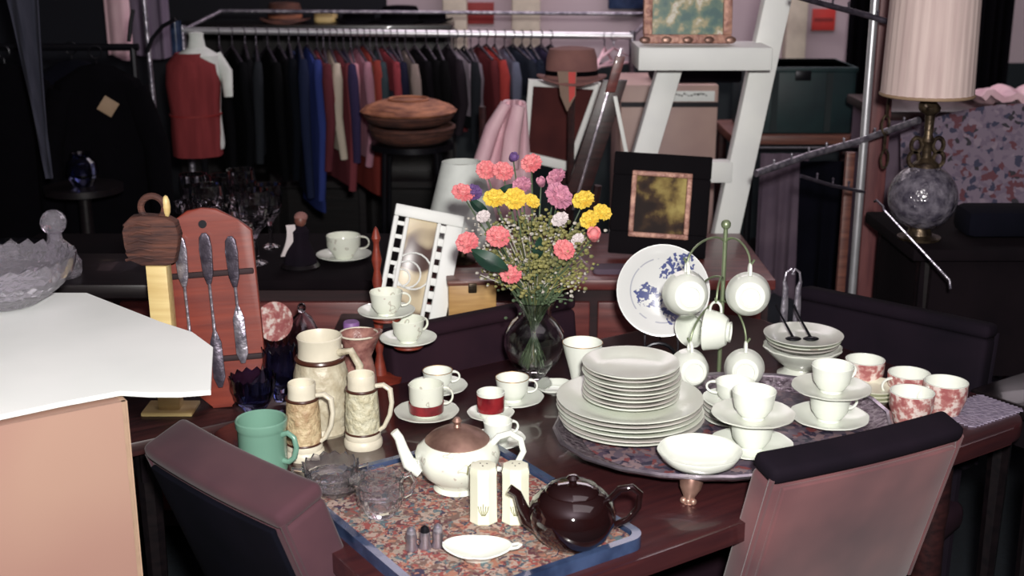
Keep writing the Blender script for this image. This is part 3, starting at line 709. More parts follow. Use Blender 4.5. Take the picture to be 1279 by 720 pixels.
# dark cut-glass pieces at the back left corner of the table
def facet(n, r, h, amp=.07):
    def md(a, rr, z, i):
        k = int(round(a*n/(2*PI)))
        if z < h*.06: return (rr, z)
        return (rr*(1 + amp*(1 if (k+i) % 2 else -1)*.5), z + (.05*h*(1 if k % 2 else -1) if z > h*.95 else 0))
    return md
def cutbowl(r, h, n, foot=.45):
    n = n*2
    out = [(0, .003), (r*foot*.9, 0), (r*(foot+.02), .004), (r*(foot+.12), h*.16), (r*.72, h*.30), (r*.84, h*.46), (r*.92, h*.62), (r*.97, h*.80), (r, h)]
    inn = [(r*.95, h*.99), (r*.86, h*.62), (r*.66, h*.36), (0, h*.24)]
    md = facet(n, r, h)
    def m2(a, rr, z, i): return md(a, rr, z, i) if i < 9 else (rr, z + (.05*h*(1 if int(round(a*n/(2*PI))) % 2 else -1) if i == 9 else 0))
    return MB().lathe(out + inn, n, m2)
for px, py, r, h, mt, lb, rz in ((318, 515, .044, .075, 'blueglass', 'dark blue cut-glass bowl beside the cutlery board', 0), (352, 500, .034, .11, 'blueglass', 'tall dark blue glass tumbler behind the small steins', 10)):
    p = on(px, py, Z); o = cutbowl(r, h, 14).build('glass_bowl' if r > .04 else 'glass_tumbler', mt, None, 8); o.location = (p.x, p.y, Z)
    tag(o, lb, 'bowl' if r > .04 else 'glass')

# ------------------------------------------------------------------ glass-topped floral serving tray, near corner
t = thing('serving_tray', 'rectangular tray of floral tapestry under glass at the near corner', 'tray', tb(.045, .035), TDEG)
SX, SY = .352, .452
MB().prism(rounded(0, SX, 0, SY, .02, 5), 0, .010, 'z', bev=.002).build('base', 'darkwood', t)
MB().prism(rounded(.004, SX-.004, .004, SY-.004, .018, 5), .0101, .0135, 'z').build('tapestry', 'tapestry', t)
def ringprism(m, o0, o1, z0, z1):
    n = len(o0); V = [[m.bm.verts.new((x, y, zz)) for x, y in o] for o, zz in ((o0, z0), (o0, z1), (o1, z1), (o1, z0))]
    for a in range(4):
        A, B = V[a], V[(a+1) % 4]
        for k in range(n): m.bm.faces.new((A[k], A[(k+1) % n], B[(k+1) % n], B[k]))
    return m
tag(ringprism(MB(), rounded(-.012, SX+.012, -.012, SY+.012, .03, 6), rounded(0.001, SX-.001, 0.001, SY-.001, .02, 6), 0.0, .0205).build('edge_frame', 'blueedge', t), 'blue-tinted glassy edge')
SZ = Z + .0138
def sp(a, b): q = tb(a, b, SZ); return q
# white teapot with bronze lid
p = on(572, 610, SZ)
t = thing('teapot', 'white porcelain teapot with a tarnished bronze lid', 'teapot', (p.x, p.y, SZ), 0); t.scale = (.92, .92, .92)
MB().lathe([(0, .003), (.040, 0), (.044, .003), (.038, .010), (.045, .018), (.064, .035), (.073, .055), (.075, .070), (.070, .083), (.058, .092), (.053, .094), (.050, .090), (.066, .075), (.062, .045), (0, .014)], 48, lambda a, r, z, i: (r*(1+(.018*math.cos(8*a) if .02 < z < .085 else 0)), z)).build('body', 'sprig', t)
l_ = MB().lathe([(0, .098), (.056, .092), (.058, .095), (.050, .103), (.034, .112), (.018, .118), (0, .120)], 44).build('lid', 'bronze', t)
MB().lathe([(0, .117), (.008, .118), (.005, .124), (.009, .130), (.005, .136), (0, .137)], 16).build('knob', 'bronze', l_)
MB().tube([(-.066, 0, .036), (-.088, 0, .050), (-.097, 0, .075), (-.104, 0, .098), (-.112, 0, .110)], [.016, .013, .010, .0085, .008], 12).build('spout', 'porcelain', t)
MB().tube([(.060, 0, .084), (.074, 0, .100), (.094, 0, .106), (.112, 0, .095), (.118, 0, .072), (.106, 0, .046), (.086, 0, .034), (.070, 0, .038)], [.006, .0065, .006, .006, .006, .006, .005, .005], 10).build('handle', 'porcelain', t)
tag(MB().tube([(.020, -.0745, .060), (.022, -.075, .075), (.030, -.0722, .082), (.042, -.064, .080)], .0013, 6).build('gilt_scroll', 'olive', t), 'thin olive scroll line')
# cream salt and pepper
for k, (px, py, lb) in enumerate(((604, 655, 'left of the pair in front of the white teapot'), (644, 655, 'right of the pair, partly behind the brown teapot spout'))):
    p = on(px, py, SZ)
    t = thing('shaker', 'cream ceramic eight-sided shaker, ' + lb, 'shaker', (p.x, p.y + .012, SZ), 22.5, 'pair of cream shakers')
    MB().lathe([(0, .002), (.0205, 0), (.0232, .003), (.0225, .012), (.0220, .080), (.0228, .086), (.0205, .094), (0, .096)], 8).build('body', 'shaker', t, 25)
    for q_ in range(3):
        MB().lathe([(0, 0), (.0012, 0), (.0012, .0006), (0, .0006)], 8, T=TR(.006*math.cos(q_*2.1), .006*math.sin(q_*2.1), .0955)).build('pour_hole', 'blackmetal', t)
    m = MB()
    for q_ in range(5):
        a0 = math.radians(-112.5); T = R('Z', 0)
        cx = (q_-2)*.004
        m.tube([(cx*.3, 0, .018), (cx*.8, 0, .026), (cx, 0, .034+(.004 if q_ == 2 else 0))], .0007, 5, T=R('Z', 270-22.5-90+90) @ TR(.0208, 0, 0) @ R('Z', 90))
    m.build('leaf_decal', 'olive', t)
# dark brown teapot
p = on(716, 686, SZ)
t = thing('teapot', 'glossy dark brown round teapot at the near corner of the table', 'teapot', (p.x-.001, p.y + .020, SZ), -4)
MB().lathe([(0, .003), (.036, .003), (.038, 0), (.042, .004), (.056, .018), (.065, .038), (.066, .052), (.060, .070), (.048, .082), (.040, .086), (.036, .084), (.056, .066), (.060, .045), (.05, .02), (0, .008)], 52).build('body', 'brown_glaze', t)
l_ = MB().lathe([(0, .083), (.037, .083), (.041, .087), (.036, .093), (.020, .098), (0, .100)], 40).build('lid', 'brown_glaze', t)
MB().lathe([(0, .098), (.006, .099), (.006, .102), (.010, .106), (.006, .111), (0, .112)], 18).build('knob', 'brown_glaze', l_)
MB().tube([(-.050, 0, .028), (-.068, 0, .038), (-.076, 0, .058), (-.083, 0, .078), (-.095, 0, .086)], [.015, .012, .009, .007, .0075], 12).build('spout', 'brown_glaze', t)
MB().tube([(.056, 0, .074), (.070, 0, .090), (.088, 0, .094), (.100, 0, .084), (.098, 0, .062), (.084, 0, .042), (.064, 0, .032)], [.005, .0055, .0055, .005, .005, .005, .005], 10).build('handle', 'brown_glaze', t)
# cut glass sugar bowl and creamer, small flat dish
p = on(412, 622, SZ)
t = thing('glass_sugar_bowl', 'cut-glass sugar bowl, the left of the two glass pieces', 'glass bowl', (p.x, p.y+.02, SZ), 10)
cutbowl(.046, .052, 16).build('bowl', 'crystal_mid', t, 8)
for s_ in (-1, 1): MB().tube([(s_*.043, 0, .042), (s_*.060, 0, .046), (s_*.064, 0, .030), (s_*.040, 0, .018)], .0035, 8).build('handle', 'crystal_mid', t)
p = on(474, 650, SZ)
t = thing('glass_creamer', 'cut-glass creamer jug, the right of the two glass pieces', 'glass jug', (p.x, p.y+.02, SZ), 25)
fm = facet(28, .038, .064, .06)
m = MB().lathe([(0, .003), (.022, 0), (.024, .004), (.030, .012), (.035, .022), (.037, .032), (.038, .042), (.036, .053), (.038, .064), (.0355, .064), (.033, .05), (.034, .036), (.028, .018), (0, .012)], 28, lambda a, r, z, i: ((fm(a, r, z, i)[0] if i < 9 else r) + (.014*max(0, math.cos(a+PI))**5 if z > .055 else 0), z + (.003 if z > .06 and int(round(a*28/(2*PI))) % 2 else 0)))
m.build('body', 'crystal_mid', t, 8)
MB().tube([(.035, 0, .056), (.052, 0, .060), (.060, 0, .045), (.050, 0, .026), (.032, 0, .020)], .0035, 8).build('handle', 'crystal_mid', t)
p = on(428, 592, SZ)
o = cutbowl(.048, .03, 20, .5).build('glass_dish', 'crystal_mid', None, 8); o.location = tb(.085, .432, SZ)
tag(o, 'low cut-glass dish behind the sugar bowl', 'glass dish')
# three tiny salt pots
for k, (px, m_, lb) in enumerate(((514, 'pewter', 'left of three'), (531, 'blackmetal', 'middle of three, dark'), (547, 'pewter', 'right of three'))):
    p = on(px, 688 - 2*k, SZ)
    t = thing('salt_pot', 'tiny metal salt pot, %s by the white leaf dish' % lb, 'salt pot', (p.x, p.y+.003, SZ), 0, 'tiny salt pots'); t.scale = (1.15, 1.15, 1.15)
    MB().lathe([(0, 0), (.0085, 0), (.009, .003), (.0065, .010), (.0075, .018), (.006, .024), (0, .025)], 20).build('body', 'silver', t)
    MB().lathe([(0, .0235), (.0065, .0235), (.0055, .029), (.002, .032), (0, .033)], 20).build('cap', m_, t)
# white leaf-shaped dish with loop handle
p = on(596, 706, SZ)
t = thing('leaf_dish', 'small white boat-shaped dish at the very front of the tray', 'dish', (p.x, p.y+.02, SZ), -4)
MB().lathe([(0, .003), (.018, 0), (.020, .003), (.036, .012), (.044, .018), (.042, .019), (.034, .014), (0, .006)], 48, lambda a, r, z, i: (r*(1+.18*abs(math.cos(a))**6) * (1 if r < .02 else 1) * (.82+.18*abs(math.cos(a))), z + (.004*abs(math.cos(a))**3 if r > .03 else 0))).build('dish', 'porcelain', t)
MB().tube([(.048, .006, .020), (.060, .006, .023), (.064, 0, .024), (.060, -.006, .023), (.048, -.006, .020)], .0022, 8).build('loop_handle', 'porcelain', t)

# ------------------------------------------------------------------ middle cups
def cs(lab, px, py, r=.036, h=.045, rs=.062, rz=0, cm='porcelain', sm='porcelain', shape='cup', z0=Z, rim=None, band=None, sl=None, fr=None, nosau=False):
    p = on(px, py, z0)
    zc = z0
    if not nosau:
        saucer(sl, (p.x, p.y, z0), rs, .013, sm, 'saucers in the middle of the table', f=rs*.45, scal=.01); zc = z0 + .0052
    cup(lab, (p.x, p.y, zc), rz, r, h, fr or (.019 if shape == 'cup' else r*.75), cm, 'teacups in the middle of the table', shape, rim=rim, band=band)
cs('white teacup with a gilt line, furthest back left of the vase', 547, 489, .031, .04, .060, 10, sl='white saucer under the furthest teacup left of the vase', rim='gold')
cs('white cup with a red painted band, directly behind the teapot spout', 533, 521, .034, .062, .062, 0, 'sprig', 'bone', 'cyl', band=('redglaze', .12, .42), sl='white saucer under the red-banded cup')
cs('white teacup with a gilt line, just in front of the vase', 640, 503, .034, .048, .062, 0, sl='scalloped white saucer under the teacup in front of the vase', rim='gold')
cs('cranberry red glass cup with a white rim, right of the teapot lid', 613, 523, .027, .05, .045, 60, 'porcelain', 'porcelain', 'cyl', band=('redglaze', .25, .9), sl='small white saucer under the red cup')
cs('small white cup behind the teapot handle', 622, 556, .027, .042, .05, 20, sl='white saucer behind the teapot handle')
p = on(693, 490, Z)
o = MB().lathe(bowlprof(.034, .012, .015), 36, lambda a, r, z, i: (r*(1+.04*math.cos(6*a)*(r/.034)**2), z)).build('sweet_dish', 'porcelain'); o.location = p; o.scale = (1.2, 1.2, 1.2)
tag(o, 'low white dish right of the vase foot', 'dish')
p = at(727, 470, 2.30); p.z = Z
cup('tall white footed cup with a gilt rim left of the plate stack', (p.x, p.y, Z), 0, .040, .130, .024, 'porcelain', None, 'flare', rim='gold')

# ------------------------------------------------------------------ vase and bouquet
VP = on(667, 482, Z)
t = thing('glass_vase', 'round clear glass vase full of stems on the dining table', 'vase', VP, 0)
MB().lathe([(0, .004), (.034, 0), (.040, .003), (.036, .012), (.022, .022), (.030, .032), (.052, .060), (.062, .090), (.060, .115), (.045, .140), (.034, .150), (.034, .165), (.044, .185), (.042, .186), (.031, .165), (.031, .149), (.042, .138), (.0565, .115), (.058, .090), (.048, .062), (.026, .038), (0, .034)], 48, lambda a, r, z, i: (r*(1+(.025*abs(math.sin(5*a)) if .04 < z < .13 else 0)), z)).build('vessel', 'clear', t)
def vdst(px, py, Y): return at(px, py, Y)
def flower(name, label, cat, px, py, dy, r, m, ms='stem', petals=24, group=None, kind='carnation', tilt=0):
    Y = VP.y + dy; p = at(px, py, Y)
    r *= 1.12
    t = thing(name, label, cat, p, random.uniform(0, 360), group)
    mb = MB()
    if kind == 'carnation':
        for layer in range(4):
            n = 9 - layer*2; rr = r*(1-.2*layer); zz = r*.22*layer
            for k in range(max(3, n)):
                a = 2*PI*k/max(3, n) + layer*.5; pitch = 12+layer*20
                T = R('Z', math.degrees(a)) @ R('Y', -pitch) @ TR(rr*.5, 0, zz)
                mb.grid(lambda u, v: ((u-.5)*rr*1.1, (v-.5)*rr*.95*(.4+.6*u), r*.10*math.sin(v*11+layer)*u), 4, 6, .0012)
                bmesh.ops.transform(mb.bm, matrix=T, verts=[v for v in mb.bm.verts if not v.tag])
                for v in mb.bm.verts: v.tag = True
        mb.ball((0, 0, r*.25), r*.5, (1, 1, .8), 10)
    elif kind == 'mum':
        for layer in range(3):
            n = 14
            for k in range(n):
                a = 360*k/n + layer*9
                T = R('Z', a) @ R('Y', -8-28*layer) @ TR(r*(.52-.1*layer), 0, r*.12*layer)
                mb.ball((0, 0, 0), r*.48, (1, .26, .14), 8, T=T)
        mb.ball((0, 0, r*.2), r*.34, (1, 1, .6), 10)
    elif kind == 'bud':
        mb.ball((0, 0, 0), r*.7, (.8, .8, 1.3), 12)
        for k in range(5): mb.ball((0, 0, 0), r*.55, (.3, .8, 1.1), 8, T=R('Z', 72*k) @ TR(r*.45, 0, r*.1) @ R('Y', 15))
    # face partly to the camera
    o = mb.build('bloom', m, t)
    o.rotation_euler = (math.radians(random.uniform(35, 60)), math.radians(random.uniform(-20, 20)), 0)
    # undo yaw so the bloom faces the camera side
    t.rotation_euler = (0, 0, math.radians(random.uniform(-25, 25)))
    # stem to the vase neck, in local coordinates
    inv = (Matrix.Translation(p) @ Matrix.Rotation(t.rotation_euler[2], 4, 'Z')).inverted()
    neck = Vector((VP.x + (p.x-VP.x)*.10, VP.y + (p.y-VP.y)*.10, Z+.165)); foot = Vector((VP.x - (p.x-VP.x)*.12, VP.y - (p.y-VP.y)*.12, Z+.062))
    mid = (p + neck)/2 + Vector((0, 0, .012)) - (p-neck)*.06
    pts = [inv @ q for q in (p + Vector((0, .004, -r*.2)), mid, neck, foot)]
    MB().tube(pts, .0016, 6).build('stem', ms, t)
    return t
M['pink'] = mat('pink_petal', c(222, 140, 140), 0.7, 0, c(205, 105, 112), 90)
M['pinkpale'] = mat('pale_pink_petal', c(205, 140, 160), 0.7, 0, c(165, 105, 130), 60)
M['yellow'] = mat('yellow_petal', c(232, 205, 80), 0.7, 0, c(215, 180, 66), 60)
M['purple'] = mat('purple_petal', c(110, 80, 135), 0.7, 0, c(85, 60, 112), 60)
M['whitepetal'] = mat('white_petal', c(215, 205, 205), 0.7)
FL = [
 ('pink_carnation', 584, 304, -.05, .019, 'pink', 'carnation', 'pink carnation, lowest at the far left of the bouquet'),
 ('pink_carnation', 622, 297, -.06, .020, 'pink', 'carnation', 'pink carnation left of centre, above the large dark leaf'),
 ('pink_carnation', 638, 344, -.06, .018, 'pink', 'carnation', 'coral carnation hanging lowest, just above the vase neck'),
 ('pink_carnation', 704, 313, -.06, .018, 'pink', 'carnation', 'pink carnation low on the right, over the vase'),
 ('pink_carnation', 742, 294, -.04, .019, 'pink', 'bud', 'pink bud below the yellow flowers on the right'),
 ('pink_carnation', 578, 242, 0, .019, 'pink', 'carnation', 'pink carnation beside the purple flower, upper left'),
 ('pink_carnation', 607, 213, .04, .017, 'pink', 'carnation', 'pink carnation at the top left of the bouquet'),
 ('pink_carnation', 628, 215, .03, .018, 'pink', 'carnation', 'second pink carnation along the top, over the yellow flowers'),
 ('pink_carnation', 664, 205, .04, .018, 'pink', 'carnation', 'topmost pink carnation in the middle of the bouquet'),
 ('pink_carnation', 697, 246, -.02, .024, 'pinkpale', 'carnation', 'broad pale pink carnation right of centre'),
 ('pink_larkspur', 652, 232, .02, .016, 'pinkpale', 'carnation', 'pale pink larkspur bloom above the middle yellow flower'),
 ('pink_larkspur', 695, 222, .03, .017, 'pinkpale', 'carnation', 'pale pink larkspur bloom at the upper right'),
 ('pink_larkspur', 676, 228, .05, .013, 'pinkpale', 'bud', 'small pale pink larkspur bud at the top centre'),
 ('yellow_daisy', 618, 249, -.03, .019, 'yellow', 'carnation', 'yellow flower, leftmost of the row in the middle'),
 ('yellow_daisy', 643, 249, -.03, .019, 'yellow', 'carnation', 'yellow flower, second in the middle row'),
 ('yellow_daisy', 664, 252, -.02, .014, 'yellow', 'carnation', 'small yellow flower at the right end of the middle row'),
 ('yellow_daisy', 729, 251, .02, .019, 'yellow', 'carnation', 'yellow flower at the upper right of the bouquet'),
 ('yellow_daisy', 737, 275, -.01, .017, 'yellow', 'carnation', 'yellow flower directly above the pink bud'),
 ('yellow_daisy', 752, 266, .0, .016, 'yellow', 'carnation', 'yellow flower furthest right in the bouquet'),
 ('purple_statice', 591, 241, .01, .015, 'purple', 'carnation', 'purple bloom at the upper left'),
 ('purple_statice', 641, 197, .05, .013, 'purple', 'bud', 'greyish purple bud at the very top of the bouquet'),
 ('white_bloom', 604, 271, -.03, .012, 'whitepetal', 'carnation', 'small white bloom left of the olive spray'),
 ('white_bloom', 700, 275, -.03, .015, 'whitepetal', 'carnation', 'whitish bloom right of the olive spray'),
 ('white_bloom', 722, 300, -.03, .012, 'whitepetal', 'carnation', 'small white bloom left of the pink bud'),
]
for nm, px, py, dy, r, m_, kd, lb in FL:
    flower(nm, lb, 'flower', px, py, dy, r, m_, group={'pink_carnation': 'pink carnations in the vase', 'yellow_daisy': 'yellow flowers in the vase', 'pink_larkspur': 'pale pink larkspur in the vase', 'purple_statice': 'purple flowers in the vase', 'white_bloom': 'small white blooms in the vase'}[nm], kind=kd)
# large leaves
for px, py, dy, ax, ln, lb in ((612, 326, -.07, -30, .085, 'large dark green leaf, low on the left of the bouquet'), (634, 236, .03, 20, .045, 'dark leaf behind the middle yellow flowers'), (598, 258, .0, -40, .05, 'dark leaf under the purple bloom'), (672, 312, -.05, 80, .05, 'dark leaf in the heart of the bouquet')):
    Y = VP.y + dy; p = at(px, py, Y)
    t = thing('leaf', lb, 'leaf', p, 0, 'large leaves in the vase')
    def lf(u, v):
        w_ = math.sin(PI*min(1, u*.96+.02))**.8 * ln*.42
        return ((u-.5)*ln, -.012*math.sin(PI*u) + abs(v-.5)*.012, (v-.5)*w_)
    b = MB().grid(lf, 12, 6, .0008).build('blade', 'leaf', t); b.rotation_euler = (0, math.radians(-ax), 0)
    inv = Matrix.Translation(p).inverted()
    MB().tube([Vector((0, .004, 0)), inv @ Vector((VP.x+(p.x-VP.x)*.4, VP.y+(p.y-VP.y)*.4, Z+.185+.3*(p.z-Z-.185))), inv @ Vector((VP.x+(p.x-VP.x)*.12, VP.y, Z+.165)), inv @ Vector((VP.x, VP.y, Z+.07))], .0014, 6).build('stem', 'stem', t)
# uncountable spray of small stems and buds
rnd = random.Random(3)
def spray(name, lab, n, mt, rad, spanx, zlo, zhi, ball_):
    m = MB()
    for i in range(n):
        a = rnd.uniform(0, 2*PI); q = rnd.random()**.5
        e = Vector((spanx*q*math.cos(a)*1.0, .07*q*math.sin(a), rnd.uniform(zlo, zhi) - .03*q))
        k = Vector((e.x*.14, e.y*.14, .165)); f_ = Vector((-e.x*.14, -e.y*.14, rnd.uniform(.045, .07)))
        mid = (e+k)/2 + Vector((e.x*-.08, 0, .012))
        if i % 2 == 0: m.tube([f_, k, mid, e], .0010, 4)
        for j in range(ball_):
            d = Vector((rnd.gauss(0, .012), rnd.gauss(0, .012), rnd.gauss(0, .009)))
            m.ball(e+d, rad*rnd.uniform(.6, 1.2), (1, 1, .8), 5)
    o = m.build(name, mt); o.location = VP; return tag(o, lab, 'foliage', kind='stuff')
spray('olive_spray', 'olive green sprays of tiny buds filling the middle of the bouquet', 150, 'sprayleaf', .0046, .105, .235, .365, 7)
spray('greenery', 'grey-green filler foliage around the vase neck', 80, 'stem', .0040, .070, .195, .290, 3)
spray('white_filler', 'sparse tiny white filler flowers on the right of the bouquet', 60, 'babys', .0038, .12, .235, .37, 5)
m = MB()
for i in range(46):
    a = rnd.uniform(0, 2*PI); q = .024*rnd.random()**.5
    m.tube([(-q*1.4*math.cos(a), -q*1.4*math.sin(a), .045), (q*math.cos(a), q*math.sin(a), .165), (q*2.6*math.cos(a), q*2.6*math.sin(a), .215)], .0019, 5)
o = m.build('stems', 'stem'); o.location = VP; tag(o, 'tangle of grey-green stems standing in the vase', 'stems', kind='stuff')

# ------------------------------------------------------------------ turned wooden stand with three cups
SP = tb(.375, .955, .74)
SP.x = at(474, 440, SP.y).x
t = thing('cup_display_stand', 'tall red-brown turned post stand holding teacups left of the vase', 'display stand', SP, 0)
prof = [(0, 0), (.045, 0), (.045, .008), (.015, .016)]
zt = .31
for k in range(1, 13):
    z_ = .016 + (zt-.016)*k/13; prof.append((.011 if k % 2 else .0065, z_))
prof += [(.006, zt-.01), (.010, zt), (.004, zt+.02), (0, zt+.025)]
MB().lathe(prof, 20).build('post', 'redwood', t)
def cradle(dx, dy, z_):
    MB().tube([(0, 0, z_), (dx*.5, dy*.5, z_-.012), (dx, dy, z_-.004)], .0035, 6).build('arm', 'redwood', t)
    MB().torus(.028, .003, T=TR(dx, dy, z_-.003), seg=24).build('ring', 'redwood', t)
def cradle_cup(px, py, z_, dy, word, rz):
    p = at(px, py, SP.y+dy); dx = p.x-SP.x
    cradle(dx, dy, z_)
    saucer('white saucer on the turned stand, %s' % word, (p.x, p.y, SP.z+z_+.0005), .058, .014, 'porcelain', 'saucers on the turned stand', f=.026)
    cup('white teacup with a faint sprig on the turned stand, %s' % word, (p.x, p.y, SP.z+z_+.0058), rz, .034, .048, .018, 'sprig', 'teacups on the turned stand')
z1 = SP.z
def zat(px, py, Y): return at(px, py, Y).z - SP.z
cradle_cup(483, 396, zat(483, 396, SP.y-.05), -.05, 'middle height', 10)
cradle_cup(510, 428, zat(510, 430, SP.y-.06), -.06, 'lowest', 40)
# cup on the sideboard
p = on(428, 328, .80)
saucer('white saucer on the sideboard behind the steins', (p.x, p.y+.03, .8), .074, .016, 'porcelain', None, f=.032)
cup('white teacup standing on the sideboard, top left of the turned stand', (p.x, p.y+.03, .8052), 15, .046, .062, .024, 'sprig', 'teacups', 'cyl')

# ------------------------------------------------------------------ cutlery board on the side table
bb = on(278, 508, .74)
bb = tb(.105, .955, .7405)
q0 = at(262, 300, bb.y+.03)
bb.x = at(277, 480, bb.y).x
t = thing('cutlery_board', 'red-brown house-shaped wooden board with silver cutlery in slots', 'wall rack', bb, 4, rx=-7, ry=-3.5)
w_, h_ = .093, .40
out = [(-w_, .10), (-w_, h_-.05), (-w_*.72, h_-.028), (-w_*.3, h_-.004), (0, h_), (w_*.3, h_-.004), (w_*.72, h_-.028), (w_, h_-.05), (w_, .10), (w_*.85, .06), (w_*.45, .03), (.02, .0), (-.02, .0), (-w_*.45, .03), (-w_*.85, .06)]
MB().prism(out, -.007, .007, 'y', bev=.003).build('board', 'redwood', t)
tag(MB().lathe([(0, 0), (.008, 0), (.008, .003), (0, .003)], 16, T=TR(0, -.0065, h_-.032) @ R('X', 90)).build('hanging_hole', 'blackmetal', t), 'dark hanging hole')
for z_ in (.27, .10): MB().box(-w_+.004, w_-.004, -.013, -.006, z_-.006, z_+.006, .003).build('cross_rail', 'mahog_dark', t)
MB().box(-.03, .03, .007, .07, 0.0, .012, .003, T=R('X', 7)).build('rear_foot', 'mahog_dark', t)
def flatware(px0, top, blade_z, label, kind, m1, m2):
    g = thing(kind, label, kind.replace('_', ' '), (0, 0, 0), 0, 'silver cutlery on the red-brown board')
    T = Matrix.Translation(bb) @ Euler((math.radians(-7), math.radians(-3.5), math.radians(4)), 'XYZ').to_matrix().to_4x4()
    g.matrix_world = T @ TR(px0, -.020, 0)
    MB().prism([(-.004, top-.10), (-.010, top-.08), (-.012, top-.03), (-.010, top-.008), (-.004, top), (.004, top), (.010, top-.008), (.012, top-.03), (.010, top-.08), (.004, top-.10)], -.0035, .0035, 'y', bev=.0015).build('grip', m1, g)
    MB().tube([(0, 0, top-.10), (0, 0, top-.155), (0, 0, blade_z+.10)], [.0032, .0028, .004], 8).build('shank', 'pewter', g)
    MB().prism([(-.003, blade_z+.115), (-.011, blade_z+.09), (-.0115, blade_z+.02), (-.004, blade_z), (.004, blade_z), (.0115, blade_z+.02), (.011, blade_z+.09), (.003, blade_z+.115)], -.0022, .0022, 'y', bev=.001).build('head', m2, g)
    bpy.context.view_layer.update()
flatware(-.045, .350, .04, 'silver carving knife, left of three on the red-brown board', 'table_knife', 'pewter', 'pewter_dark')
flatware(.003, .352, .045, 'dull silver serving fork, middle of three on the red-brown board', 'serving_fork', 'pewter_dark', 'pewter_dark')
flatware(.052, .342, .09, 'silver spoon, right of three, its pale end lowest on the board', 'table_spoon', 'pewter_dark', 'pewter')

# carved bracket on a cream post, left of it
p = tb(-.14, 1.10, .74); Yp = p.y
p.x = at(203, 380, Yp).x
t = thing('carved_bracket', 'carved brown wooden leaf bracket on a cream post, left of the cutlery board', 'bracket', p, 0)
zt = at(203, 330, Yp).z - .74; ztop = at(203, 248, Yp).z - .74
MB().prism([(-.020, 0), (-.022, zt), (.018, zt), (.022, 0)], -.018, .018, 'y', bev=.003).build('post', 'creamwood', t)
MB().box(-.05, .05, -.035, .035, 0, .008, .002).build('base', 'creamwood', t)
hh = ztop - zt
out = [(-.030, zt), (-.052, zt+.010), (-.060, zt+hh*.20), (-.054, zt+hh*.30), (-.064, zt+hh*.40), (-.056, zt+hh*.52), (-.060, zt+hh*.62), (-.044, zt+hh*.74), (-.02, zt+hh*.76), (.022, zt+hh*.74), (.040, zt+hh*.66), (.046, zt+hh*.45), (.038, zt+hh*.2), (.034, zt+.006), (.018, zt)]
MB().prism(out, -.016, .016, 'y', bev=.004).build('carving', 'wicker_dark', t)
MB().torus(.0225, .0065, T=TR(-.004, 0, zt+hh*.86) @ R('X', 90), seg=24).build('loop', 'wicker_dark', t)
MB().ball((.022, 0, zt+hh*.88), .010, (.8, .8, 2.2), 10).build('horn', 'creamwood', t)
for k in range(5): MB().tube([(-.058+.003*k, -.017, zt+.012+.016*k), (-.030, -.020, zt+.020+.016*k), (-.005, -.017, zt+.014+.016*k)], .0028, 6).build('carved_rib', 'wicker_dark', t)

# ------------------------------------------------------------------ crystal and figurine on the sideboard, glass on side table
def goblet(r, h): return MB().lathe([(0, .002), (r*.7, 0), (r*.72, .003), (r*.2, .012), (r*.14, h*.35), (r*.3, h*.42), (r*.75, h*.54), (r*.92, h*.68), (r, h*.84), (r*.97, h), (r*.92, h), (r*.95, h*.84), (r*.8, h*.62), (0, h*.5)], 20, lambda a, rr, z, i: (rr*(1+(.05*(1 if (int(round(a*20/(2*PI)))+i) % 2 else -1) if h*.5 < z < h*.97 and i < 9 else 0)), z))
k = 0
GL = [(237, 3.20, .036, .17, 'leftmost'), (262, 3.22, .045, .21, 'second from the left, tall'), (246, 3.42, .040, .20, 'behind the two leftmost'), (292, 3.24, .034, .15, 'third along, small'), (318, 3.20, .044, .20, 'tall, right of the middle'), (338, 3.38, .036, .18, 'rightmost, slim'), (305, 3.44, .040, .21, 'furthest back'), (280, 3.46, .036, .19, 'back row, above the small one')]
for px, Y, r, h, w__ in GL:
    o = goblet(r, h).build('crystal_goblet', 'crystal', None, 8); x = at(px, 290, Y).x
    o.location = (x, Y, .80); tag(o, 'cut crystal goblet on the sideboard behind the cutlery board, ' + w__, 'goblet', 'crystal goblets on the sideboard')
p = at(374, 300, 3.16)
t = thing('figurine', 'small dark porcelain figure in a white shawl on the sideboard', 'figurine', (p.x, 3.16, .80), -10)
MB().lathe([(0, 0), (.05, 0), (.052, .006), (.045, .014), (0, .016)], 28).build('base', 'blackwood', t)
MB().lathe([(0, .012), (.042, .014), (.038, .04), (.024, .075), (.026, .10), (.014, .115), (0, .118)], 24, lambda a, r, z, i: (r*(1+.08*math.cos(5*a)), z)).build('body', 'velvet_dark', t)
tag(MB().grid(lambda u, v: (-.030+.020*math.sin(v*2)+.02*u-.012, -.030+.012*u, .035+.085*v), 5, 8, .006).build('shawl', 'whitepetal', t), 'white shawl')
MB().ball((.006, -.002, .128), .016, (1, 1, 1.1), 16).build('head', 'midwood', t)
MB().ball((.006, .002, .136), .018, (1, 1, .8), 16).build('hair', 'felt', t)
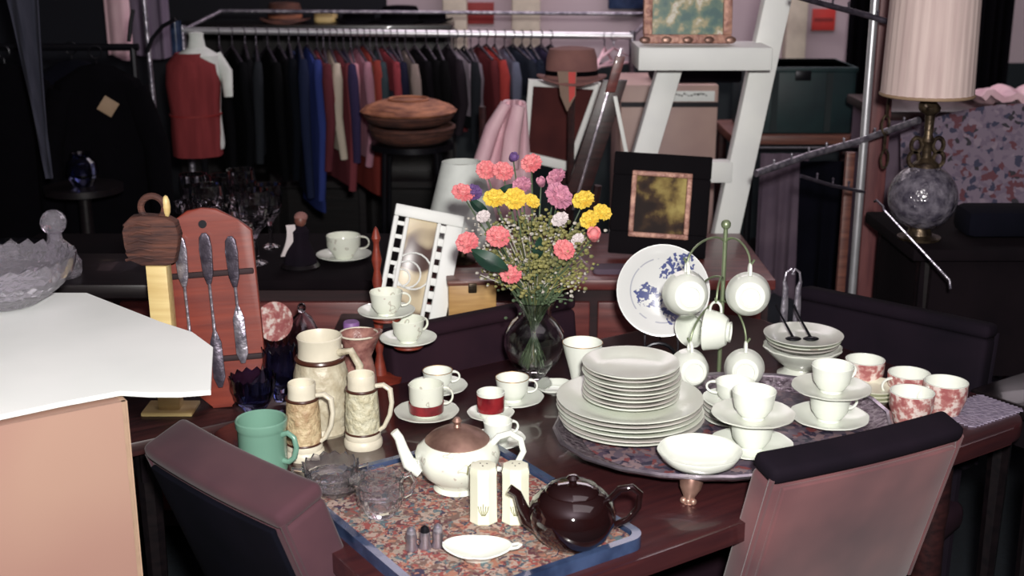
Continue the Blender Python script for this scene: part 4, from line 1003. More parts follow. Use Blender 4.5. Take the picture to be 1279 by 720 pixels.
# small things on the side table behind the steins
def onside(px, py): p = on(px, py, .74); return p
p = on(345, 418, .80)
o = MB().lathe(dish_prof(.045, .01, .02), 36).build('small_plate', 'redchina'); x = at(345, 395, 2.72).x
t = o; o.rotation_euler = (math.radians(72), 0, math.radians(-15)); o.location = (x, 2.72, .74+.05)
tag(o, 'small pink flowered plate propped up behind the blue glass', 'plate')
x = at(382, 375, 2.78).x
t = thing('glass_bell', 'clear glass bell with a knob behind the large stein', 'glass bell', (x, 2.72, .74), 0)
MB().lathe([(.040, .0), (.036, .03), (.022, .06), (.008, .072), (.005, .071), (.020, .056), (.033, .03), (.037, .0)] + [(.040, 0)], 32).build('dome', 'crystal_dim', t)
MB().ball((0, 0, .083), .010, (1, 1, 1.2)).build('knob', 'crystal', t)
for k, (px, Y, r, h, lb) in enumerate(((405, 2.60, .03, .06, 'dark blue glass salt dish behind the large stein'), (430, 2.56, .032, .07, 'dark blue glass dish beside the turned stand'))):
    o = cutbowl(r, h, 12).build('glass_dish', 'blueglass'); o.location = (at(px, 400, Y).x, Y-.05, .74); tag(o, lb, 'glass dish')
x = at(438, 375, 2.66).x
o = MB().lathe([(0, 0), (.018, 0), (.018, .085), (.016, .088), (0, .088)], 24).build('pillar_candle', mat('lilac_wax', c(140, 100, 160), .5)); o.location = (at(438, 385, 2.60).x, 2.60, .74)
tag(o, 'short lilac pillar candle near the turned stand', 'candle')

# ------------------------------------------------------------------ crystal on the white cloth
p = on(22, 378, 1.0)
def bowlmod(a, r, z, i):
    return (r*(1+.03*abs(math.sin(12*a)) + (.05*math.cos(16*a) if z > .07 else 0)), z + (.008*abs(math.cos(8*a)) if z > .07 else 0))
bx = on(14, 388, 1.0)
o = cutbowl(.125, .086, 26, .46).build('crystal_bowl', 'crystal_white', None, 8)
o.location = (bx.x-.02, bx.y+.03, 1.0035); tag(o, 'large scalloped cut-crystal bowl on the white cloth', 'bowl')
# decanter behind, on its own dark stand
dx = at(72, 330, 2.5).x
t = thing('pedestal_stand', 'dark narrow stand behind the plinth carrying the decanter', 'stand', (dx-.05, 2.55, 0), 0)
MB().box(-.22, .26, -.12, .14, .93, .96, .004).build('top', 'blackwood', t)
MB().box(-.05, .09, -.03, .05, 0.0, .93).build('column', 'blackwood', t)
dz = .96
t = thing('decanter', 'cut-crystal decanter with a ball stopper behind the crystal bowl', 'decanter', (dx, 2.5, dz), 0)
zs = at(77, 278, 2.5).z - dz
MB().lathe([(0, .004), (.045, 0), (.048, .006), (.048, zs*.12), (.046, zs*.25), (.042, zs*.38), (.036, zs*.5), (.016, zs*.68), (.014, zs*.82), (.018, zs*.86), (.015, zs*.87), (.011, zs*.8), (.012, zs*.7), (.030, zs*.5), (.038, zs*.25), (0, .016)], 16, lambda a, r, z, i: (r*(1+(.05*(1 if (int(round(a*16/(2*PI)))+i) % 2 else -1) if i < 7 and z > .01 else 0)), z)).build('body', 'crystal_white', t, 8)
MB().ball((0, 0, zs), .027, (1, 1, 1), 12).ball((0, 0, zs-.03), .011, (1, 1, 1.3), 10).build('stopper', 'crystal_white', t, 8)
o = MB().lathe([(0, 0), (.07, 0), (.075, .05), (.072, .05), (.066, .006), (0, .006)], 40).build('pressed_glass_bowl', 'crystal_dim'); o.location = (at(15, 300, 2.58).x, 2.56, .96)
tag(o, 'dim bluish glass bowl at the left edge, beside the decanter', 'bowl')

# ------------------------------------------------------------------ behind the flower vase
# honey wooden box on the bench
a = at(560, 345, 2.82); b = at(620, 345, 2.82)
t = thing('wooden_box', 'honey-coloured wooden box with a darker end behind the vase', 'box', ((a.x+b.x)/2, 2.82, .73), 6)
W = (b.x-a.x)/2
MB().box(-W, W, 0, .12, 0, .118, .003).build('body', 'yellowwood', t)
MB().box(-W-.003, W+.003, -.003, .123, .118, .129, .003).build('lid', 'midwood', t)
MB().box(-.01, .01, -.006, .0, .100, .124, .002).build('clasp', 'brass', t)
# white openwork mirror frame, the reflection painted on its panel
def frame_from(name, label, cat, TLp, TRp, BRp, BLp, Y, lean, parts, zbase=None):
    pass
Yf = 2.86
c_ = at(530, 326, Yf)
M['pinkgilt'] = mat('pink_gilt', c(196, 150, 130), .5, .2, c(150, 105, 95), 60, bump=.5)
wid = 88*2.95/FPX; hgt_ = 148*2.95/FPX
t = thing('openwork_frame', 'white openwork mirror frame with a painted cream and brown reflection, tilted, left of the vase', 'frame', (at(512, 402, Yf).x, Yf-.03, .745), 8, None, -14, 13)
hw = wid/2
def bar(x0, x1, z0, z1, y0=-.009, y1=.009): return MB().box(x0, x1, y0, y1, z0, z1, .003)
bar(-hw, hw, hgt_-.028, hgt_).build('top_rail', 'whitepaint', t)
bar(-hw, hw, 0, .022).build('bottom_rail', 'whitepaint', t)
bar(-hw, -hw+.012, .022, hgt_-.028).build('outer_stile', 'whitepaint', t)
bar(-hw+.028, -hw+.038, .022, hgt_-.028).build('inner_stile', 'whitepaint', t)
bar(hw-.040, hw, .022, hgt_-.028).build('wide_stile', 'whitepaint', t)
bar(hw-.062, hw-.052, .022, hgt_-.028).build('inner_stile', 'whitepaint', t)
for k in range(7):
    z_ = .04 + k*.032
    MB().box(-hw+.011, -hw+.029, -.006, .006, z_, z_+.010, .001).build('fret', 'whitepaint', t)
    MB().box(hw-.053, hw-.039, -.006, .006, z_, z_+.018, .001).build('fret', 'whitepaint', t)
M['mirror_reflection'] = pattern('painted_mirror_reflection', [(0, c(60, 44, 44)), (.44, c(84, 62, 58)), (.50, c(205, 190, 160)), (.6, c(226, 214, 188))], 9, 'NOISE', .3, detail=1)  # cream and dark reflection of the mirror, put into colour
bar(-hw+.037, hw-.061, .022, hgt_-.028, .003, .006).build('reflection_panel', 'mirror_reflection', t)
m = MB()
for k in range(3):
    m.torus(.020+.012*k, .0022, T=TR(-hw+.045+.012*k, -.002, .11+.01*k) @ R('X', 90), seg=20, sub=6)
m.build('scroll', 'whitepaint', t)
# white lamp with a conical shade on the dresser
px = at(577, 250, 3.22)
t = thing('table_lamp', 'small lamp with a plain white cone shade behind the white mirror frame', 'lamp', (px.x, 3.22, .80), 0, None, 0, 0)
zt = at(577, 202, 3.22).z - .80; zb_ = at(577, 300, 3.22).z - .80
MB().lathe([(.105, zb_), (.052, zt), (.050, zt), (.103, zb_)] + [(.105, zb_)], 40).build('shade', 'lampwhite', t)
MB().lathe([(0, 0), (.04, 0), (.04, .008), (.012, .016), (.010, .03), (.008, zt-.02), (0, zt-.02)], 24).build('base', 'brass', t)
MB().tube([(-.051, 0, zt-.01), (.051, 0, zt-.01)], .002).build('shade_ring', 'brass', t)
# black picture frame with small painting
A = at(770, 186, 3.32); B = at(890, 200, 3.32); D_ = at(880, 314, 3.25)
fw = (B-A).length; fh = .275
t = thing('framed_picture', 'wide black frame around a small gilt-edged landscape, on the dresser', 'picture', (at(820, 312, 3.24).x+.002, 3.26, .806), -4, None, -13, 3)
def fr(m, x0, x1, z0, z1, wd, y0, y1, bev=.004):
    m.box(x0, x1, y0, y1, z1-wd, z1, bev).box(x0, x1, y0, y1, z0, z0+wd, bev).box(x0, x0+wd, y0, y1, z0+wd-.001, z1-wd+.001, bev).box(x1-wd, x1, y0, y1, z0+wd-.001, z1-wd+.001, bev); return m
fr(MB(), -fw/2, fw/2, 0, fh, .062, -.015, .012).build('outer_frame', 'blackpaint', t)
fr(MB(), -fw/2+.050, fw/2-.050, .048, fh-.048, .014, -.022, .0, .003).build('gilt_slip', 'pinkgilt', t)
M['landscape'] = pattern('dark_landscape', [(0, c(24, 17, 17)), (.42, c(38, 27, 24)), (.52, c(66, 48, 34)), (.62, c(136, 116, 66)), (.75, c(176, 160, 96))], 20, 'NOISE', .85, detail=4)
def painted_sky(m):   # the picture shows a pale sky at upper right, dark trees at left
    nt = m.node_tree; N = nt.nodes
    tc = N.new('ShaderNodeTexCoord'); sx = N.new('ShaderNodeSeparateXYZ'); nt.links.new(tc.outputs['Object'], sx.inputs[0])
    a = N.new('ShaderNodeMath'); a.operation = 'MULTIPLY_ADD'; a.inputs[1].default_value = 1.9; nt.links.new(sx.outputs['X'], a.inputs[0])
    b = N.new('ShaderNodeMath'); b.operation = 'MULTIPLY_ADD'; b.inputs[1].default_value = 1.3; b.inputs[2].default_value = -.16; nt.links.new(sx.outputs['Z'], b.inputs[0]); nt.links.new(b.outputs[0], a.inputs[2])
    r = [n for n in N if n.type == 'VALTORGB'][0]; l = r.inputs[0].links[0]; src = l.from_socket
    ad = N.new('ShaderNodeMath'); ad.operation = 'ADD'; nt.links.new(src, ad.inputs[0]); nt.links.new(a.outputs[0], ad.inputs[1]); nt.links.new(ad.outputs[0], r.inputs[0])
painted_sky(M['landscape'])
MB().box(-fw/2+.062, fw/2-.062, -.006, -.002, .060, fh-.060).build('painting', 'landscape', t)
# small white tealight and bits on the dresser
p = on(757, 322, .80)
o = MB().prism(rounded(-.05, .05, -.03, .03, .01), 0, .014, 'z', bev=.003).build('paper_stack', 'mauvecloth'); o.location = (at(770, 330, 3.10).x-.01, 3.12, .80)
tag(o, 'small pale folded cloth on the front edge of the dresser', 'cloth')

# ------------------------------------------------------------------ white ladder with the painting
YL = 3.75
t = thing('step_ladder', 'tall white painted step ladder leaning behind the dresser', 'ladder', (0, YL, 0), 0)
def rail(pxa, pya, pxb, pyb, wpx, name, Y=0.0, ext=True):
    a = at(pxa, pya, YL) - Vector((0, YL, 0)); b = at(pxb, pyb, YL) - Vector((0, YL, 0))
    d = (b-a)
    if ext: s_ = a.z/(a.z-b.z); b = a + d*s_
    w_ = wpx*3.85/FPX/2
    m = MB(); vs = []
    pr_ = [(a.x-w_, a.z), (a.x+w_, a.z), (b.x+w_, b.z), (b.x-w_, b.z)]
    m.prism(pr_, Y-.03, Y+.03, 'y', bev=.004); return m.build(name, 'whitepaint', t)
rail(976, -30, 904, 300, 32, 'side_rail', 0.0)
rail(838, 78, 806, 188, 30, 'side_rail', 0.0)
a = at(790, 54, YL); b = at(948, 80, YL)
MB().box(a.x, b.x, -.19, .03, b.z, a.z+.004, .004).build('step', 'whitepaint', t)
a = at(812, 200, YL); b = at(912, 226, YL); MB().box(a.x, b.x, -.035, .02, b.z, a.z, .004).build('rung', 'whitepaint', t)
for yy in (400, 560):
    a = at(770, yy, YL); b = at(860, yy+22, YL); MB().box(a.x, b.x, -.03, .02, b.z, a.z, .004).build('rung', 'whitepaint', t)
stepz = at(790, 54, YL-.19).z
stepz = at(790, 54, YL).z + .004
A = at(804, 50, YL-.12); B = at(915, 50, YL-.12); fw = (B.x-A.x)
t = thing('framed_painting', 'painting of flowers in a pinkish gilt frame on top of the white ladder', 'picture', ((A.x+B.x)/2, YL-.10, stepz+.003), 0, None, -8, 0)
M['pinkgilt'] = mat('pink_gilt', c(196, 150, 130), .5, .2, c(150, 105, 95), 60, bump=.5)
fr(MB(), -fw/2, fw/2, 0, .34, .026, -.014, .012).build('frame', 'pinkgilt', t)
for k in range(5):
    x = -fw/2 + fw*k/4
    MB().ball((x*.96, -.012, .010), .011, (1.6, .5, 1), 10).build('carved_corner', 'bronze', t)
M['flowerpaint'] = pattern('flower_painting', [(0, c(34, 62, 66)), (.40, c(58, 98, 96)), (.50, c(96, 122, 104)), (.56, c(170, 158, 120)), (.62, c(212, 210, 195)), (.70, c(190, 120, 95))], 19, 'NOISE', .4, detail=4)
MB().box(-fw/2+.024, fw/2-.024, -.004, .004, .024, .316).build('canvas', 'flowerpaint', t)

# ------------------------------------------------------------------ back centre: cabinet, green cabinet, shelf
a = at(776, 106, 4.45); b = at(898, 106, 4.45)
t = thing('white_cabinet', 'pale mauve metal cabinet with a paper label, seen through the ladder', 'cabinet', ((a.x+b.x)/2, 4.45, 0), 0)
W = (b.x-a.x)/2; zt = a.z
MB().box(-W, W, 0, .4, 0, zt, .006).build('body', 'beige', t)
za, zb2 = at(0, 128, 4.44).z, at(0, 134, 4.44).z
MB().box(-W, W, -.008, .002, zb2, za).build('dark_slot', 'blackmetal', t)
x1 = at(893, 120, 4.44).x - t.location.x; x0 = at(833, 120, 4.44).x - t.location.x
lb = MB().box(x0, x1, -.006, -.001, at(0, 127, 4.44).z, at(0, 114, 4.44).z, .001).build('paper_label', 'paper', t)
m = MB(); rr = random.Random(5); xx = x0+.004
while xx < x1-.03:
    wv = rr.uniform(.003, .009); zc_ = at(0, 119.5, 4.44).z + rr.uniform(-.003, .003); m.box(xx, xx+wv, -.0075, -.0055, zc_, zc_+rr.uniform(.003, .009)); xx += wv+.003
m.build('printed_marks', 'blackmetal', lb)
MB().box(-W+.01, W-.01, -.008, .002, .25, zb2-.22, .003).build('door', 'beige', t)
o = MB().box(0, .32, 0, .2, 0, .05, .012).box(.03, .20, .02, .18, .05, .075, .01).build('folded_garments', 'velvet_dark'); o.location = (a.x+.12, 4.5, zt+.0005)
tag(o, 'dark folded garments lying on the pale cabinet behind the ladder', 'clothes')
a = at(932, 168, 4.75); b = at(1066, 168, 4.75); zs = a.z
t = thing('shelf_table', 'brown shelf table carrying the dark green chest', 'table', ((a.x+b.x)/2+.02, 4.72, 0), 0)
W = (b.x-a.x)/2 + .08
MB().box(-W, W, 0, .42, zs-.035, zs, .004).build('top', 'midwood', t)
for sx in (-1, 1):
    for yy in (.03, .39): MB().tube([(sx*(W-.03), yy, 0), (sx*(W-.03), yy, zs-.03)], .02).build('leg', 'darkwood', t)
t = thing('green_chest', 'dark green upright chest under the cream pilaster', 'chest', ((a.x+b.x)/2, 4.76, zs), 0)
W = (b.x-a.x)/2; zt = at(1000, 84, 4.76).z - zs
MB().box(-W, W, 0, .34, 0, zt, .01).build('body', 'darkgreen', t)
MB().box(-W-.004, W+.004, -.005, .345, zt-.02, zt, .004).build('lid', 'darkgreen', t)
MB().box(-.03, .03, -.01, 0, zt-.05, zt-.012, .003).build('latch', 'blackmetal', t)
for sx in (-.5, .5): MB().box(W*sx-.012, W*sx+.012, -.006, .0, .01, zt-.02).build('strap', 'wall_dark', t)
# draped cloths hanging below the shelf and on the rack arm
def drape(name, label, mt, x0, x1, z0, z1, Y, folds=5, amp=.02, cat='cloth', seed=0, taper=1.0, group=None):
    r_ = random.Random(seed); ph = r_.uniform(0, 6)
    xm = (x0+x1)/2
    def f(u, v):
        k = 1 + (taper-1)*v
        return ((x0-xm + (x1-x0)*u)*k, amp*math.sin(u*folds*2*PI+ph)*(.3+.7*v) + amp*.5*math.sin(u*folds*3.3*PI+ph*2)*v, (z1-z0)*(1-v) + .012*math.sin(u*5+ph)*v)
    o = MB().grid(f, 10*folds, 14, .003).build(name, mt); o.location = (xm, Y, z0); return tag(o, label, cat, group)
a = at(948, 190, 4.3); b = at(1060, 335, 4.3)
t = thing('towel_rail', 'low dark rail holding mauve cloths behind the cup tree', 'rail', ((a.x+b.x)/2, 4.3, 0), 0)
for sx in (-1, 1): MB().tube([(sx*.2, 0, 0), (sx*.2, 0, a.z+.01)], .012).build('post', 'blackmetal', t)
MB().tube([(-.2, 0, a.z+.01), (.2, 0, a.z+.01)], .008).build('bar', 'blackmetal', t)
drape('mauve_blanket', 'dull mauve patterned cloth hanging below the green chest', 'mauvecloth', a.x, at(1010, 190, 4.27).x, b.z-.1, a.z, 4.27, 3, .014, seed=2)
drape('navy_blanket', 'dark navy cloth hanging left of the brown post', 'navycloth_shade', at(1000, 190, 4.24).x, b.x-.03, b.z-.1, a.z-.02, 4.235, 2, .018, seed=3, taper=.8)

# brown post and notices
p = at(1098, 200, 3.46)
t = thing('wooden_post', 'square brown wooden post behind the chrome rack', 'post', (p.x, 3.50, 0), 0)
MB().box(-.028, .028, -.028, .028, 0, 2.745, .005).build('shaft', 'post', t)
MB().box(-.036, .036, -.036, .036, 0, .12, .004).build('plinth_block', 'post', t)
p = at(1072, 300, 3.62)
t = thing('wooden_batten', 'narrow tan wooden batten beside the brown post', 'batten', (at(1054, 300, 3.7).x, 3.70, 0), 0)
MB().box(-.013, .013, -.01, .01, 0, at(1060, 190, 3.7).z, .002).build('strip', 'midwood', t)
MB().box(-.05, .05, -.04, .04, 0, .012, .002).build('foot', 'midwood', t)
def notice(px0, py0, px1, py1, label, mt, Y=6.27):
    a = at(px0, py0, Y); b = at(px1, py1, Y)
    t = thing('notice_card', label, 'notice', ((a.x+b.x)/2, Y, b.z), 0)
    MB().box(-(b.x-a.x)/2, (b.x-a.x)/2, -.006, .004, 0, a.z-b.z, .001).build('card', mt, t)
    MB().box(-(b.x-a.x)/2+.01, (b.x-a.x)/2-.01, -.008, -.005, (a.z-b.z)*.42, (a.z-b.z)*.58).build('dark_bar', 'red_dark', t)
notice(1015, 11, 1042, 38, 'square red notice on the pilaster wall above the green chest', 'red', 6.295)
notice(580, 3, 617, 30, 'dim red notice on the wall above the clothes rack', 'red_dark', 6.295)
o = MB().box(-.1, .1, 0, .03, 0, .25, .01).build('blue_banner', 'blueedge')
o.location = (at(785, 10, 6.24).x, 6.245, at(785, 12, 6.24).z); tag(o, 'dark blue panel on the back wall at the top of the picture', 'panel')
# dark panels beyond the right
a = at(1062, 0, 5.6); b = at(1116, 0, 5.6)
drape('dark_curtain', 'near-black curtain behind the brown post and lamp', 'blackfelt', a.x, at(1125, 0, 5.6).x, .4, 2.3, 5.6, 4, .02, 'curtain', 5)
drape('dark_curtain', 'near-black curtain behind the lamp shade, right of the cream shade', 'blackfelt', at(1205, 0, 5.6).x, at(1266, 0, 5.6).x, .4, 2.3, 5.6, 5, .02, 'curtain', 6)

# ------------------------------------------------------------------ chrome rack with studded arms
Yr = 3.36
p = at(1078, 190, Yr)
t = thing('garment_rack', 'chrome upright rack with studded slanting arms', 'garment rack', (p.x, Yr, 0), 0)
MB().tube([(0, 0, .02), (0, 0, 1.9)], .0115, 14).build('upright', 'chrome', t)
for k in range(4):
    MB().tube([(0, 0, .03), (.3*math.cos(k*PI/2+.5), .3*math.sin(k*PI/2+.5)*.3 + .0, .012)], .010).build('base_leg', 'chrome', t)
def rarm(pts, mt='chrome', rad=.007, studs=7):
    P = [at(x, y, Yq) - Vector((p.x, Yr, 0)) for x, y, Yq in pts]
    a = MB().tube(P, rad, 10).build('arm', mt, t)
    A, B = P[-2] if len(P) > 2 else P[0], P[-1]
    for k in range(studs):
        q = P[0].lerp(P[-1], (k+1)/(studs+1)) if len(P) == 2 else None
        if q is None:
            f = (k+1)/(studs+1)*(len(P)-1); i = min(int(f), len(P)-2); q = P[i].lerp(P[i+1], f-i)
        MB().tube([q, q+Vector((0, 0, .016))], .0028, 6).ball(q+Vector((0, 0, .018)), .0042, seg=8).build('stud', mt, a)
rarm([(1079, 18, Yr), (1125, 32, Yr-.06), (1170, 46, Yr-.12), (1216, 68, Yr-.2)], 'pewter_dark', .008, 7)
rarm([(1079, 18, Yr), (1040, 8, Yr-.05), (990, -6, Yr-.1)], 'pewter_dark', .008, 3)
rarm([(1075, 176, Yr), (1110, 163, Yr-.06), (1148, 150, Yr-.14)], 'pewter', .0095, 3)
rarm([(1075, 176, Yr), (1010, 194, Yr-.08), (944, 217, Yr-.2)], 'pewter', .0095, 5)
rarm([(1072, 262, Yr), (1110, 272, Yr-.02), (1150, 306, Yr-.06), (1184, 344, Yr-.10)] if False else [(1079, 240, Yr), (1040, 232, Yr-.1), (1000, 220, Yr-.2)], 'pewter_dark', .005, 3)
# loose chrome arm leaning down on the right
a = at(1104, 262, 2.80); b = at(1186, 350, 2.70)
t2 = thing('rack_arm', 'thin chrome rod with a hook end slanting down under the globe lamp', 'rod', a, 0)
MB().tube([(0, 0, 0), b-a, (b-a)+Vector((.004, 0, -.02))], [.003, .003, .0035], 8).build('rod', 'pewter', t2)
MB().tube([(0, 0, 0), (.002, .012, .004), (.004, .075, .006), (.004, .09, .0)], .003, 8).build('bracket', 'pewter_dark', t2)
# hanging chain
cx = at(1112, 100, Yr-.06)
t = thing('hanging_chain', 'dark link chain hanging from the rack arm beside the lamp shade', 'chain', (cx.x, Yr-.065, 0), 0)
zz = at(1112, 34, Yr-.06).z; k = 0
zend = at(1112, 200, Yr-.06).z
while zz > zend:
    MB().torus(.011, .0034, T=TR(.004*math.sin(zz*20), 0, zz-.024) @ R('Z', 0 if k % 2 else 80) @ R('X', 90) , seg=16, sub=6, sc=(.9, 2.3)).build('link', 'brass', t)
    zz -= .046; k += 1

# ------------------------------------------------------------------ globe lamp
px_ = at(1152, 250, 2.97)
t = thing('globe_lamp', 'large lamp with a crackled smoky globe, ornate brass neck and pleated cream shade', 'lamp', (px_.x, 2.97, .925), 0)
zg = at(1152, 246, 2.97).z - .925; rg = 42*3.06/FPX
MB().lathe([(0, 0), (.05, 0), (.052, .006), (.03, .012), (.025, max(.014, zg-rg*.93)), (0, max(.014, zg-rg*.93))], 28).build('foot', 'brass', t)
MB().ball((0, 0, zg), rg, (1, 1, .98), 36).build('globe', 'globeglass', t)
zn = zg+rg*.93; zs_ = at(1160, 118, 2.97).z - .925
MB().lathe([(0, zn-.01), (.034, zn-.008), (.03, zn+.006), (.012, zn+.02), (.010, zn+.05), (.016, zn+.06), (.010, zn+.075), (.012, zs_-.05), (.022, zs_-.04), (.024, zs_-.03), (.01, zs_-.015), (.008, zs_+.03), (0, zs_+.03)], 28).build('neck', 'brass', t)
for sx in (-1, 1):
    for k in range(2):
        MB().torus(.016, .0055, T=TR(sx*(.030-.004*k), 0, zn+.016+.034*k) @ R('X', 90), seg=16, sub=6, sc=(.8, 1.1)).build('scroll', 'brass', t)
MB().ball((-.012, 0, zs_-.028), .018, (1, 1, 1), 14).build('socket', 'brass', t)
xs = at(1163, 60, 2.97).x - px_.x
top = at(1160, -40, 2.97).z - .925
sh = MB().lathe([(.107, zs_), (.100, top), (.098, top), (.105, zs_), (.107, zs_)], 96, lambda a, r, z, i: (r*(1+.012*math.sin(32*a)), z), T=TR(xs, 0, 0)).build('lamp_shade', 'shade', t)
MB().torus(.107, .004, T=TR(xs, 0, zs_), seg=48).build('shade_trim', 'shadetrim', sh)
MB().tube([(0, 0, zs_+.02), (xs, 0, zs_+.05), (xs, 0, top)], .004).build('stem', 'brass', t)

# ------------------------------------------------------------------ floral armchair and pale counter
a = at(1108, 138, 4.0); b = at(1330, 138, 4.0)
t = thing('pale_counter', 'pale mauve counter with a dark top edge behind the globe lamp', 'counter', ((a.x+b.x)/2, 4.0, 0), 0)
W = (b.x-a.x)/2
MB().box(-W, W, 0, .4, 0, a.z-.03).build('body', 'mauvecloth', t)
MB().box(-W-.02, W+.02, -.02, .42, a.z-.03, a.z, .004).build('top', 'darkwood', t)
x = at(1238, 200, 3.62).x
t = thing('floral_armchair', 'armchair in flowered chintz at the right edge', 'armchair', (x+.15, 3.70, 0), -14)
zt = at(1250, 138, 3.6).z
def backf(u, v):
    s_ = u*2-1; zt_ = zt - .10*abs(s_)**2.4
    return (s_*.36*(1-.10*(1-v)), -.05*math.sin(v*PI)-.02*(1-s_*s_), .35 + (zt_-.35)*v)
MB().grid(backf, 18, 12, -.13).build('back', 'floral', t)
MB().box(-.3, .3, -.30, -.02, .32, .48, .04, None, 3).build('seat', 'floral', t)
for sx in (-1, 1):
    MB().box(sx*.36-.05, sx*.36+.05, -.30, -.0, .30, .66, .04, None, 3).build('arm', 'floral', t)
    for yy in (-.25, .05): MB().tube([(sx*.32, yy, 0), (sx*.32, yy, .33)], [.016, .024]).build('leg', 'darkwood', t)
o = MB().grid(lambda u, v: (u*.34, .22*v, .025+.02*math.sin(u*9)*math.sin(v*5+1)+.015*math.sin(u*21)), 18, 10, .02).build('crumpled_cloth', 'pinkcloth')
o.location = (at(1218, 130, 4.1).x, 4.05, at(1218, 138, 4.0).z+.012); tag(o, 'crumpled pink-white cloth on the counter at the right edge', 'cloth')
o = MB().box(-.12, .12, -.06, .06, 0, .07, .02).build('blue_bag', 'navycloth_shade'); o.location = (at(1262, 285, 3.0).x, 3.02, .9255)
tag(o, 'small dark blue bundle on the lamp table at the right edge', 'bundle')

# ------------------------------------------------------------------ long clothes rack
YR = 5.0
ra = at(228, 38, YR); rb_ = at(790, 45, YR)
t = thing('clothes_rack', 'long chrome clothes rack across the back, full of garments', 'clothes rack', (0, YR, 0), 0)
MB().tube([(ra.x, 0, ra.z), (rb_.x, 0, rb_.z)], .014, 12).build('rail', 'chrome', t)
MB().tube([(ra.x+.1, .25, ra.z+.06), (rb_.x+.1, .25, rb_.z+.07)], .008, 10).build('rear_rail', 'pewter', t)
for q in (ra, rb_):
    MB().tube([(q.x, 0, q.z+.02), (q.x, 0, .05)], .013, 10).build('upright', 'pewter', t)
    MB().tube([(q.x, -.25, .03), (q.x, .3, .03)], .014, 10).build('foot', 'pewter', t)
    MB().tube([(q.x, 0, q.z), (q.x+.1, .25, q.z+.06)], .008, 10).build('cross_bar', 'pewter', t)
def garment(i, px, top, bot, col, label, wid=.4, thick=.018, kind='jacket', yaw=0, dy=0, m2=None):
    f = (at(px, 45, YR).x - ra.x)/(rb_.x-ra.x); zr = ra.z + (rb_.z-ra.z)*f
    x = at(px, 100, YR-.15).x if kind != 'x' else 0
    x = at(px, 55, YR).x
    t = thing('hanging_garment', label, 'garment', (x, YR, zr), yaw, 'garments on the long rack')
    zt_ = at(px, top, YR).z - zr; zb_ = at(px, bot, YR-.1).z - zr
    zt_ = min(zt_, -.045)
    rr = random.Random(i*7+1)
    m = mat('cloth_%s_%d' % (kind, i), col, .9, 0, tuple(v*.72 for v in col[:3])+(1,), 6, (4, 4, .5), .25, spec=.1)
    H = zt_-zb_; ph = rr.uniform(0, 6)
    def body(u, v):   # closed flattened tube, u around, v down
        a = 2*PI*u
        w_ = wid/2*(.22 + .78*min(1, v/.10)**.55) * (1 + .10*v) if v < .999 else wid/2*1.1
        th = thick*(.35+.65*min(1, v*6)) * (1 + .22*math.sin(3*a+ph+v*2)*v)
        return (th*math.sin(a), w_*math.cos(a), zt_ - v*H - .05*(abs(math.cos(a))**2)*(1-v)*.6)
    mb = MB(); NU, NV = 20, 12
    V = [[mb.bm.verts.new(body(k/NU, j/NV)) for k in range(NU)] for j in range(NV+1)]
    for j in range(NV):
        for k in range(NU): mb.bm.faces.new((V[j][k], V[j][(k+1) % NU], V[j+1][(k+1) % NU], V[j+1][k]))
    mb.bm.faces.new(V[0]); mb.bm.faces.new(V[-1][::-1])
    mb.build('body', m, t)
    for s_ in (-1, 1):
        L = min(H*.85, .50)
        y0 = s_*wid*.44
        MB().tube([(0, y0, zt_-.045), (.004*s_, y0+s_*.035, zt_-.10), (rr.uniform(-.01, .01), y0+s_*.042, zt_-.10-L*.45), (rr.uniform(-.014, .014), y0+s_*.03, zt_-.09-L)], [.015, .021, .019, .015], 12, .9).build('sleeve', m, t)
    hm = 'pewter_dark'
    MB().tube([(0, -wid*.42, zt_-.04), (0, 0, zt_+.006), (0, wid*.42, zt_-.04)], .005, 6).tube([(0, 0, zt_), (0, 0, -.026)] + [(0, .0165*math.sin(a_), -.0165*math.cos(a_)*1.0 + .0) for a_ in [-.0, -.6, -1.2, -1.9, -2.6, -3.3]][0:0] + [(0, 0, -.019)], .0022, 6).torus(.0175, .002, T=R('Y', 90), seg=16, sub=5).build('hanger', hm, t)
K = .95
